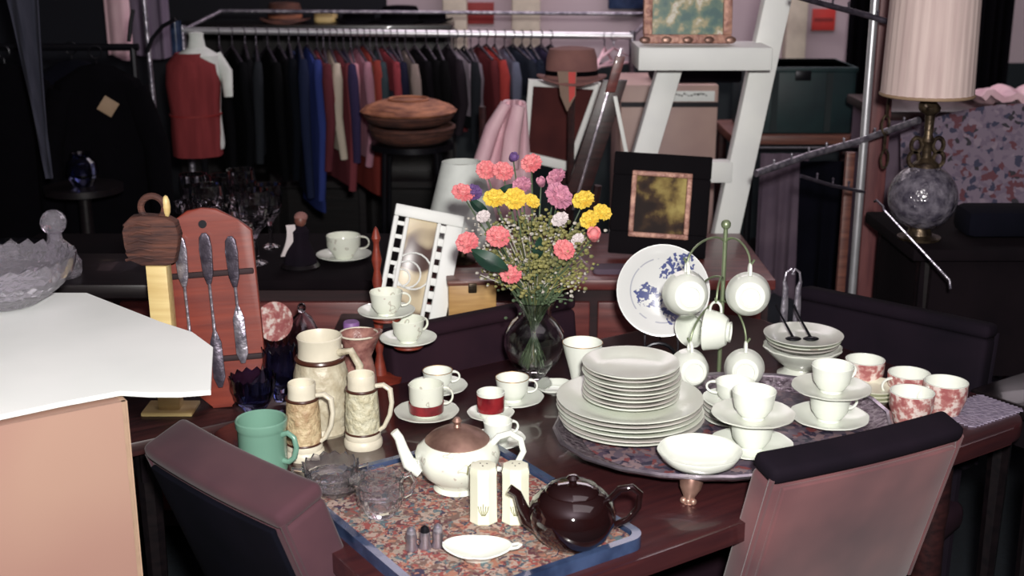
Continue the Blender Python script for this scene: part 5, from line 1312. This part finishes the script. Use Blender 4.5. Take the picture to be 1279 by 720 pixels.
G = [
 (274, 60, 215, c(20, 20, 26), 'black coat, leftmost on the rack beside the dressed form'),
 (290, 60, 225, c(16, 18, 24), 'black coat, second from the left on the rack'),
 (306, 58, 190, c(26, 26, 32), 'black jacket with a pale collar, near the left of the rack'),
 (320, 60, 190, c(40, 44, 50), 'charcoal jacket with a grey edge near the left of the rack'),
 (334, 60, 215, c(14, 16, 20), 'black garment, third in the dark row at left'),
 (348, 58, 215, c(18, 18, 24), 'black garment, fourth in the dark row at left'),
 (361, 56, 215, c(20, 26, 38), 'blue-black garment left of the royal blue coat'),
 (373, 56, 240, c(30, 40, 72), 'dark blue coat beside the royal blue one'),
 (384, 58, 262, c(44, 62, 138), 'long royal blue coat, lowest hanging in the middle left'),
 (396, 62, 128, c(165, 70, 80), 'short dusty red top right of the royal blue coat'),
 (404, 62, 200, c(110, 46, 56), 'maroon garment with a cream edge'),
 (412, 62, 185, c(210, 195, 175), 'slim cream garment between maroon ones'),
 (420, 62, 230, c(140, 60, 70), 'wine red dress in the middle left of the rack'),
 (429, 62, 188, c(60, 50, 90), 'purple navy jacket left of the pink dress'),
 (438, 62, 180, c(225, 150, 165), 'rose pink dress with long sleeves'),
 (446, 60, 195, c(190, 130, 150), 'faded mauve pink blouse beside the rose dress'),
 (454, 58, 240, c(165, 60, 50), 'long rust red dress, lowest hanging left of the baskets'),
 (462, 64, 130, c(165, 100, 60), 'short tan-orange jacket above the baskets'),
 (470, 60, 145, c(60, 76, 84), 'slate grey-green jacket with pale collar'),
 (478, 60, 112, c(170, 60, 72), 'short crimson top in the middle of the rack'),
 (487, 60, 130, c(70, 72, 96), 'slate blue jacket right of the crimson top'),
 (496, 60, 150, c(34, 34, 60), 'dark navy jacket in the middle of the rack'),
 (506, 62, 128, c(160, 142, 135), 'taupe jacket in the middle of the rack'),
 (518, 60, 160, c(30, 26, 34), 'black jacket right of the taupe one'),
 (532, 58, 160, c(20, 20, 24), 'broad black coat, second after the taupe jacket'),
 (546, 58, 160, c(18, 18, 22), 'broad black coat, third after the taupe jacket'),
 (560, 58, 150, c(44, 36, 44), 'dark plum coat beside the pale patterned one'),
 (570, 62, 143, c(170, 155, 170), 'pale grey-lilac patterned coat'),
 (580, 60, 160, c(36, 40, 46), 'dark jacket after the pale patterned coat'),
 (588, 62, 122, c(130, 118, 130), 'short grey blouse left of the red dresses'),
 (598, 58, 165, c(110, 40, 46), 'dark wine dress left of the scarlet one'),
 (608, 58, 150, c(190, 56, 50), 'scarlet dress, first of two'),
 (618, 58, 148, c(210, 66, 56), 'scarlet dress, second of two, brighter'),
 (630, 60, 120, c(110, 116, 140), 'grey-blue jacket right of the scarlet dresses'),
 (641, 58, 118, c(40, 46, 60), 'dark slate jacket near the right of the rack'),
 (652, 58, 110, c(54, 58, 88), 'navy blue jacket near the right of the rack'),
 (663, 58, 105, c(34, 42, 60), 'deep blue jacket, third from the right'),
 (676, 58, 105, c(58, 50, 80), 'violet-blue jacket, second from the right'),
 (688, 58, 110, c(36, 34, 46), 'black-blue jacket, rightmost before the hat'),
]
def kc(col, k=K):
    g = sum(col[:3])/3; return tuple(min(.75, (v*.86+g*.14)*k) for v in col[:3]) + (1,)
for i, (px, top, bot, col, lb) in enumerate(G):
    dark = max(col[:3]) < .02
    garment(i, px, top, bot, kc(col, .45 if dark else K), lb, .36 + .04*math.sin(i*2.1), .017, yaw=18+6*math.sin(i*1.7))
# dressed form with red apron dress
YF = 4.55
p = at(250, 120, YF)
t = thing('dress_form', 'white tailor form wearing the red pinafore', 'dress form', (p.x, YF, 0), 15)
zs_ = at(250, 62, YF).z
MB().lathe([(0, zs_-.36), (.06, zs_-.36), (.062, zs_-.34), (.056, zs_-.22), (.066, zs_-.08), (.062, zs_-.02), (.03, zs_+.01), (.024, zs_+.045), (.026, zs_+.06), (0, zs_+.066)], 32, lambda a, r, z, i: (r*(1+.25*abs(math.cos(a))*(1 if z < zs_ else .2)), z)).build('torso', 'lampwhite', t)
MB().tube([(0, 0, .03), (0, 0, zs_-.35)], .012).build('pole', 'blackmetal', t)
for k in range(3): MB().tube([(0, 0, .06), (.18*math.cos(k*2.1), .18*math.sin(k*2.1), .01)], .012).build('stand_leg', 'blackmetal', t)
for sx in (1,): MB().tube([(.066, 0, zs_-.02), (.098, -.02, zs_-.08), (.100, -.03, zs_-.17)], [.020, .022, .016], 12).build('arm_stub', 'lampwhite', t)
zl = at(250, 193, YF).z
t2 = thing('red_pinafore', 'red sleeveless pinafore dress on the white dress form', 'dress', (p.x-.018, YF-.012, 0), 15)
M['reddress'] = mat('red_wool', kc(c(150, 52, 56), .8), .9, 0, kc(c(130, 44, 48), .8), 9, (4, 4, .5), .2, spec=.1)
MB().lathe([(.052, zs_-.010), (.080, zs_-.05), (.086, zs_-.12), (.078, zs_-.22), (.080, zs_-.30), (.078, zl), (.075, zl), (.077, zs_-.30), (.074, zs_-.22), (.083, zs_-.12), (.076, zs_-.05), (.048, zs_-.014), (.052, zs_-.010)], 40, lambda a, r, z, i: (r*(1+.14*abs(math.cos(a)) + .03*math.sin(7*a)*(1 if z < zs_-.25 else 0)), z)).build('dress_body', 'reddress', t2)
zb2 = zs_-.235
m = MB().lathe([(.081, zb2), (.082, zb2+.006), (.077, zb2+.006), (.077, zb2), (.081, zb2)], 40, lambda a, r, z, i: (r*(1+.15*abs(math.cos(a))), z)); m.build('waist_band', 'red_dark', t2)

# shelf over the rack with hats
zsf = at(500, 30, 5.75).z
xa, xb = at(215, 30, 5.75).x, at(565, 30, 5.75).x
t = thing('hat_shelf', 'long dark shelf unit behind the rack, hats on its top', 'shelf unit', ((xa+xb)/2, 5.7, 0), 0)
W = (xb-xa)/2
MB().box(-W, W, 0, .3, zsf-.03, zsf, .004).build('top_board', 'blackwood', t)
for k in range(4):
    x = -W+.02 + k*(2*W-.04)/3; MB().box(x-.015, x+.015, .01, .29, 0, zsf-.03).build('upright_board', 'blackwood', t)
MB().box(-W, W, .27, .29, 0, zsf-.03).build('back_board', 'blackwood', t)
MB().box(-W, W, .01, .27, .5, .53).build('lower_board', 'blackwood', t)
def hat(label, loc, r, h, m, brim=1.5, flat=0, rx=0, ry=0, rz=0, band=None):
    t = thing('hat', label, 'hat', loc, rz, None, rx, ry)
    MB().lathe([(r*brim, .006), (r*brim*.98, .010), (r*1.06, .010), (r, .02), (r*.96, h*.7), (r*.86, h*.95), (r*.5, h), (0, h*.93), (0, h*.88), (r*.8, h*.85), (r*.9, .01), (r*1.0, .003), (r*brim*.98, .003), (r*brim, .006)], 36, lambda a, rr, z, i: (rr*(1+.06*math.cos(2*a)), z + (.010*math.cos(2*a) if rr > r*1.2 else 0))).build('crown', m, t)
    MB().lathe([(r*1.005, .014), (r*.995, .034), (r*.97, .034), (r*.98, .014), (r*1.005, .014)], 36, lambda a, rr, z, i: (rr*(1+.06*math.cos(2*a)), z)).build('ribbon', band or 'blackfelt', t)
    return t
def onshelf(px): return Vector((at(px, 20, 5.84).x, 5.84, zsf+.003))
hat('black felt hat on the dark shelf, the larger near the mauve wall', onshelf(500), .085, .075, 'blackfelt')
hat('small black hat at the right end of the dark shelf', onshelf(540), .06, .05, 'blackfelt')
hat('flat black beret on the dark shelf above the middle of the rack', onshelf(448), .07, .05, 'blackfelt')
hat('brown hat on the dark shelf, upper left over the rack', onshelf(356), .075, .09, 'wicker_dark', band='wicker')
o = MB().prism(rounded(-.05, .05, -.05, .05, .02), 0, .05, 'z', bev=.006).build('cream_box', 'creamwood'); o.location = onshelf(407); tag(o, 'small cream box on the dark shelf between the hats', 'box')
# woven baskets on a black plant stand
YB = 4.45
p = at(515, 178, YB)
t = thing('stool', 'tall black metal stool under the stacked flat baskets', 'stool', (p.x, YB, 0), 0)
MB().lathe([(0, p.z-.02), (.15, p.z-.02), (.15, p.z), (0, p.z)], 32).build('seat', 'blackmetal', t)
for k in range(4):
    a = PI/4 + k*PI/2; MB().tube([(.13*math.cos(a), .13*math.sin(a), p.z-.02), (.17*math.cos(a), .17*math.sin(a), 0)], .009).build('leg', 'blackmetal', t)
MB().torus(.148, .006, T=TR(0, 0, p.z*.45)).build('foot_ring', 'blackmetal', t)
def basket(label, loc, r, h, m, rz=0, rx=0):
    t = thing('flat_basket', label, 'basket', loc, rz, 'flat woven baskets on the stool', rx)
    MB().lathe([(0, 0), (r*.75, 0), (r*.95, h*.35), (r, h*.7), (r*1.02, h), (r*.97, h), (r*.9, h*.4), (r*.7, h*.15), (0, h*.13)], 64, lambda a, rr, z, i: (rr*(1+.012*math.sin(24*a)) , z)).build('body', m, t)
    MB().torus(r, .008, T=TR(0, 0, h), seg=40).build('rim', m, t)
    return t
basket('dark brown flat basket, bottom of the stack on the black stool', (p.x, YB, p.z+.002), .15, .055, 'wicker_dark')
basket('brown flat basket, middle of the stack on the black stool', (p.x-.01, YB-.005, p.z+.066), .155, .035, 'wicker_dark', 20)
t = thing('woven_tray', 'tan woven tray with layered edges, on top of the basket stack', 'basket', (p.x-.01, YB-.005, p.z+.110), 40, 'flat woven baskets on the stool')
MB().lathe([(0, .035), (.10, .030), (.15, .012), (.166, .0), (.172, .006), (.155, .022), (.10, .042), (0, .047)], 64, lambda a, rr, z, i: (rr*(1+.02*math.sin(20*a)), z)).build('tray', 'wicker', t)
for k in range(3): MB().torus(.07+.035*k, .0045, T=TR(0, 0, .047-.010*k-.003*k*k), seg=40).build('coil', 'wicker', t)

# ------------------------------------------------------------------ hat on a stand with a scarf, pink robe, frames
YH = 3.95
p = at(714, 92, YH)
t = thing('hat_stand', 'slim dark hat stand under the brown hat', 'hat stand', (p.x, YH, 0), 0)
MB().tube([(0, 0, .02), (0, 0, p.z-.01)], .012).build('pole', 'darkwood', t)
MB().lathe([(0, 0), (.13, 0), (.13, .02), (.03, .03), (0, .03)], 28).build('base', 'darkwood', t)
MB().ball((0, 0, p.z-.015), .06, (1, 1, .55), 18).build('head_block', 'midwood', t)
hat('brown felt trilby with a dark ribbon on the hat stand', (p.x, YH, p.z-.022), .078, .105, 'felt', 1.35, band='blackfelt')
a = at(708, 97, YH-.085); b = at(708, 140, YH-.085)
M['scarfcloth'] = mat('beige_silk', c(140, 116, 102), .8)
t = thing('silk_scarf', 'beige and red scarf hanging to a point below the brown hat', 'scarf', (a.x, YH-.085, 0), 0)
MB().prism([(-.030, a.z+.02), (.030, a.z+.02), (.028, b.z+.05), (.002, b.z), (-.020, b.z+.05)], -.006, .006, 'y', bev=.002).build('cloth', 'scarfcloth', t)
tag(MB().prism([(.004, a.z+.018), (.027, a.z+.018), (.025, b.z+.052), (.008, b.z+.03)], -.0085, -.0055, 'y').build('stripe', 'red', t), 'red stripe')
# large white frame leaning with brown panel
YW = 4.15
def quadframe(name, label, cat, TL_, TR_, BR_, BL_, Y, wd, mt, mp, sides=(1, 1, 1, 1)):
    P = [at(x, y, Y) for x, y in (TL_, TR_, BR_, BL_)]
    base = Vector(((P[2].x+P[3].x)/2, Y, 0)); P = [q - base for q in P]
    t = thing(name, label, cat, base, 0)
    nm = ['top_rail', 'side_rail', 'bottom_rail', 'side_rail']
    for k in range(4):
        if not sides[k]: continue
        A, B = P[k], P[(k+1) % 4]; d = (B-A).normalized(); n = Vector((d.z, 0, -d.x))*wd[k]
        ct = sum(P, Vector())/4
        if (ct-A).dot(n) < 0: n = -n
        A_, B_ = A, B
        MB().prism([(A_.x, A_.z), (B_.x, B_.z), (B_.x+n.x-d.x*wd[k]*.0, B_.z+n.z), (A_.x+n.x, A_.z+n.z)], -.012 - .001*(k % 2), .012 + .001*(k % 2), 'y', bev=.003).build(nm[k], mt, t)
    MB().prism([(q.x*.985, ct.z+(q.z-ct.z)*.97) for q in P], -.002, .004, 'y').build('panel', mp, t)
    return t, P
M['panelbrown'] = mat('matt_brown_panel', c(88, 46, 44), .9, 0, c(60, 32, 34), 5, spec=.1)
t, P = quadframe('leaning_frame', 'white frame around a dark brown panel behind the flowers', 'frame', (660, 99), (752, 104), (712, 214), (652, 200), YW, (.022, .020, .032, .018), 'whitepaint', 'panelbrown')
for x in (P[2].x-.02, P[3].x+.02): MB().tube([(x, .02, 0), (x, .014, min(P[2].z, P[3].z)+.03)], .012).build('support_leg', 'darkwood', t)
# dark folded wooden frame with pale metal edges
t = thing('folding_frame', 'dark wooden folding frame with shiny edges behind the vase', 'folding frame', (at(745, 200, 3.7).x, 3.7, 0), 0)
bx_ = t.location.x
def slat(x0, y0, x1, y1, wpx, mt, Y, nm, th=.012):
    a = at(x0, y0, Y); b = at(x1, y1, Y); d = b-a; 
    w_ = wpx*3.75/FPX/2; dy_ = Y-3.7
    MB().prism([(a.x-bx_-w_, a.z), (a.x-bx_+w_, a.z), (b.x-bx_+w_, b.z), (b.x-bx_-w_, b.z)], dy_-th, dy_+th, 'y', bev=.002).build(nm, mt, t)
slat(768, 100, 722, 240, 30, 'darkwood', 3.7, 'panel_board')
slat(776, 60, 716, 262, 4, 'silver', 3.672, 'metal_edge', .005)
slat(775, 70, 762, 115, 12, 'mahog', 3.66, 'top_block', .008)
slat(768, 120, 782, 190, 5, 'whitepaint', 3.64, 'strut', .006)
zlo = at(722, 240, 3.7).z
for dx_ in (-.03, .06): MB().tube([(at(722, 240, 3.7).x-bx_+dx_, 0, zlo+.02), (at(722, 240, 3.7).x-bx_+dx_-.12, 0, 0)], .012).build('leg', 'darkwood', t)
# hangers with pinkish plastic on rail end
for k, (x, y, s_) in enumerate(((770, 68, 1), (758, 72, 1.0))):
    p = at(x, y, 4.86)
    t = thing('empty_hanger', 'pale plastic hanger at the right end of the rail, %s' % ['nearer the ladder', 'nearer the hat'][k], 'hanger', (p.x, YR, rb_.z - .002), 50+25*k, 'empty hangers')
    MB().torus(.0185, .0025, T=R('X', 90), seg=16, sub=5).tube([(0, 0, -.019), (0, 0, -.045)], .003, 6).build('hook', 'pewter', t)
    MB().tube([(-.17, 0, -.11), (0, 0, -.045), (.17, 0, -.11), (-.17, 0, -.11)], .006, 8).build('bar', 'pinkcloth', t)
# pink robe draped over a chair back
YP = 3.92
a = at(636, 122, YP); b = at(596, 240, YP)
t = thing('pink_robe', 'pink satin robe hanging over a chair back behind the flowers', 'robe', (at(636, 200, YP).x, YP, 0), 0)
x0 = t.location.x
Lx = [at(x, y, YP).x - x0 for x, y in ((592, 230), (604, 190), (616, 150), (630, 124))]
def rob(u, v):
    yy = 122 + 150*v
    xl = 626 - (yy-122)*.34; xr = 658 + (yy-122)*.06
    px = xl + (xr-xl)*u; q = at(px, yy, YP)
    return (q.x-x0, -.03 - .016*math.sin(u*15+v*1.5) - .02*math.sin(u*PI), q.z - .02*(2*u-1)**2*(1-v))
MB().grid(rob, 30, 16, -.01).build('body', 'pinkcloth', t)
q = [at(x, y, YP-.09) - Vector((x0, YP, 0)) for x, y in ((632, 130), (615, 160), (602, 200), (594, 236))]
MB().tube(q, [.022, .03, .032, .034], 12, .8).build('sleeve', 'pinkcloth', t)
q = [at(x, y, YP-.10) - Vector((x0, YP, 0)) for x, y in ((648, 132), (640, 168), (636, 210))]
MB().tube(q, [.02, .026, .03], 12, .8).build('sleeve', 'pinkcloth', t)
t = thing('ladder_back_chair', 'dark chair whose back carries the pink robe', 'chair', (at(628, 200, YP).x, YP+.03, 0), 0)
for sx in (-1, 1):
    MB().tube([(sx*.07, .0, 0), (sx*.065, .02, at(0, 128, YP).z-.02)], .011).build('back_post', 'darkwood', t)
    MB().tube([(sx*.09, .33, 0), (sx*.09, .33, .44)], .012).build('leg', 'darkwood', t)
MB().box(-.10, .10, -.0, .36, .44, .47, .008).build('seat', 'darkwood', t)
for k in range(3): MB().box(-.07, .07, .005, .02, .6+.12*k, .64+.12*k, .003).build('slat', 'darkwood', t)

# ------------------------------------------------------------------ far left
a = at(128, 0, 5.6); b = at(211, 72, 5.6)
drape('pink_curtain', 'pinkish-white fabric length hanging at the upper left', 'curtainpink' if 'curtainpink' in M else 'pinkcloth', a.x, at(160, 0, 5.6).x, b.z, 2.2, 5.6, 1, .02, 'curtain', 1)
M['lilac'] = mat('lilac_grey_cloth', c(130, 116, 136), .85, 0, c(105, 92, 112), 5, (5, 5, .3))
drape('lilac_curtain', 'grey-lilac fabric length beside the pinkish one at the upper left', 'lilac', at(159, 0, 5.64).x, b.x, b.z, 2.2, 5.64, 3, .018, 'curtain', 4)
t = thing('curtain_rod', 'dark rod above the picture carrying the upper-left fabric', 'rod', ((a.x+b.x)/2, 5.62, 2.2), 0)
MB().tube([(-.9, 0, 0), (.9, 0, 0)], .014).build('rod', 'blackmetal', t)
for sx in (-1, 1): MB().tube([(sx*.85, 0, 0), (sx*.85, 0, .548)], .008).build('hanging_wire', 'blackmetal', t)
Yl = 4.3
a = at(180, 0, Yl); b = at(198, 195, Yl)
t = thing('slim_rack', 'slim grey metal rack pole at the upper left with a curved black arm', 'garment rack', (b.x+.02, Yl, 0), 0)
MB().tube([(a.x-b.x-.05, 0, 1.75), (a.x-b.x-.02, 0, a.z), (-.02, 0, b.z), (0, 0, .02)], .0085, 10).build('pole', 'pewter', t)
for k in range(3): MB().tube([(0, 0, .03), (.13*math.cos(k*2.1+1), .13*math.sin(k*2.1+1), .01)], .009).build('base_leg', 'pewter_dark', t)
q = [at(x, y, Yl-.03) - Vector((t.location.x, Yl, 0)) for x, y in ((183, 66), (190, 48), (203, 33), (219, 24))]
MB().tube(q, .007, 8).build('curved_arm', 'blackmetal', t)
q = [at(x, y, Yl-.03) - Vector((t.location.x, Yl, 0)) for x, y in ((166, 12), (163, 30), (161, 52))]
MB().tube(q, .007, 8).build('short_arm', 'blackmetal', t)
p = at(220, 25, 4.62)
drape('blue_scarf', 'narrow blue cloth hanging at the left end of the clothes rack', 'bluecloth' if 'bluecloth' in M else 'blueedge', at(213, 30, 4.96).x, at(226, 30, 4.96).x, at(0, 82, 4.96).z, at(0, 26, 4.96).z, 4.96, 1, .01, 'scarf', 9)
# tapered grey gauze strip
a = at(28, -60, 3.6); b = at(62, 222, 3.6)
def strip(u, v):
    px = 18 + (63-18)*v + (u-.5)*(46*(1-v)+6); py = -60 + 282*v
    q = at(px, py, 3.6); return (q.x-a.x, .015*math.sin(u*9+v*3), q.z-a.z)
o = MB().grid(strip, 12, 20, .004).build('gauze_panel', 'sheercloth'); o.location = (a.x, 3.6, a.z); tag(o, 'tapering grey gauze strip hanging at the far left', 'cloth')
for k, (px, lb, w_) in enumerate(((30, 'black coat hanging at the far left edge of the room', .34), (92, 'blue-black coat hanging left of the small buff tag', .3), (140, 'black coat carrying the small buff tag', .3))):
    x = at(px, 100, 4.3).x
    t = thing('dark_coat', lb, 'coat', (x, 4.15 if k != 1 else 4.3, 1.235), 8*k, 'dark coats at the far left')
    MB().lathe([(0, 0), (.05, -.01), (.13, -.06), (w_/2, -.14), (w_/2*1.0, -.5), (w_/2*1.1, -.95), (0, -.93)], 36, lambda a, r, z, i: (r*(1+.06*math.sin(7*a)), z)).build('body', 'navycloth_shade' if k == 1 else 'blackfelt', t).scale = (1, .35, 1)
    for s_ in (-1, 1): MB().tube([(s_*.11, 0, -.09), (s_*(w_/2+.02), -.02, -.28), (s_*(w_/2+.03), -.04, -.62)], [.05, .045, .035], 12).build('sleeve', 'navycloth_shade' if k == 1 else 'blackfelt', t)
    MB().torus(.02, .003, T=TR(0, 0, .035) @ R('X', 90)).tube([(0, 0, .016), (0, 0, -.02)], .003).build('hanger', 'blackmetal', t)
    if k == 2:
        bpy.context.view_layer.update(); q = t.matrix_world.inverted() @ at(135, 133, 4.06)
        tg = MB().box(-.026, .026, -.001, .001, -.026, .026, .0006, T=TR(*q) @ R('Y', 35)).build('paper_tag', 'shadetrim', t); tg['label'] = 'small buff square tag'
t = thing('coat_rail', 'dark rail at the far left from which black coats hang', 'rail', (at(85, 100, 4.2).x, 4.22, 0), 0)
MB().tube([(-.55, 0, 1.28), (.24, 0, 1.28)], .012).build('bar', 'blackmetal', t)
for x in (-.55, .22): MB().tube([(x, 0, 1.28), (x, 0, 0.0)], .012).build('post', 'blackmetal', t)
# cobalt glass ring dish glinting at left
p = at(102, 208, 3.85)
t = thing('dark_stand', 'tall dark plant stand carrying a cobalt glass vase at the left', 'stand', (p.x, 3.85, 0), 0)
zb3 = at(102, 232, 3.85).z
MB().lathe([(0, 0), (.14, 0), (.14, .02), (.025, .04), (.02, zb3-.03), (.12, zb3-.02), (.12, zb3), (0, zb3)], 32).build('body', 'blackwood', t)
o = MB().lathe([(0, .003), (.03, 0), (.032, .004), (.05, .04), (.045, .075), (.028, .09), (.032, .105), (.029, .105), (.024, .09), (.041, .073), (.046, .04), (0, .008)], 40).build('cobalt_vase', 'blueglass'); o.location = (p.x, 3.85, zb3)
tag(o, 'round cobalt glass vase glinting in the dark at the left', 'vase')
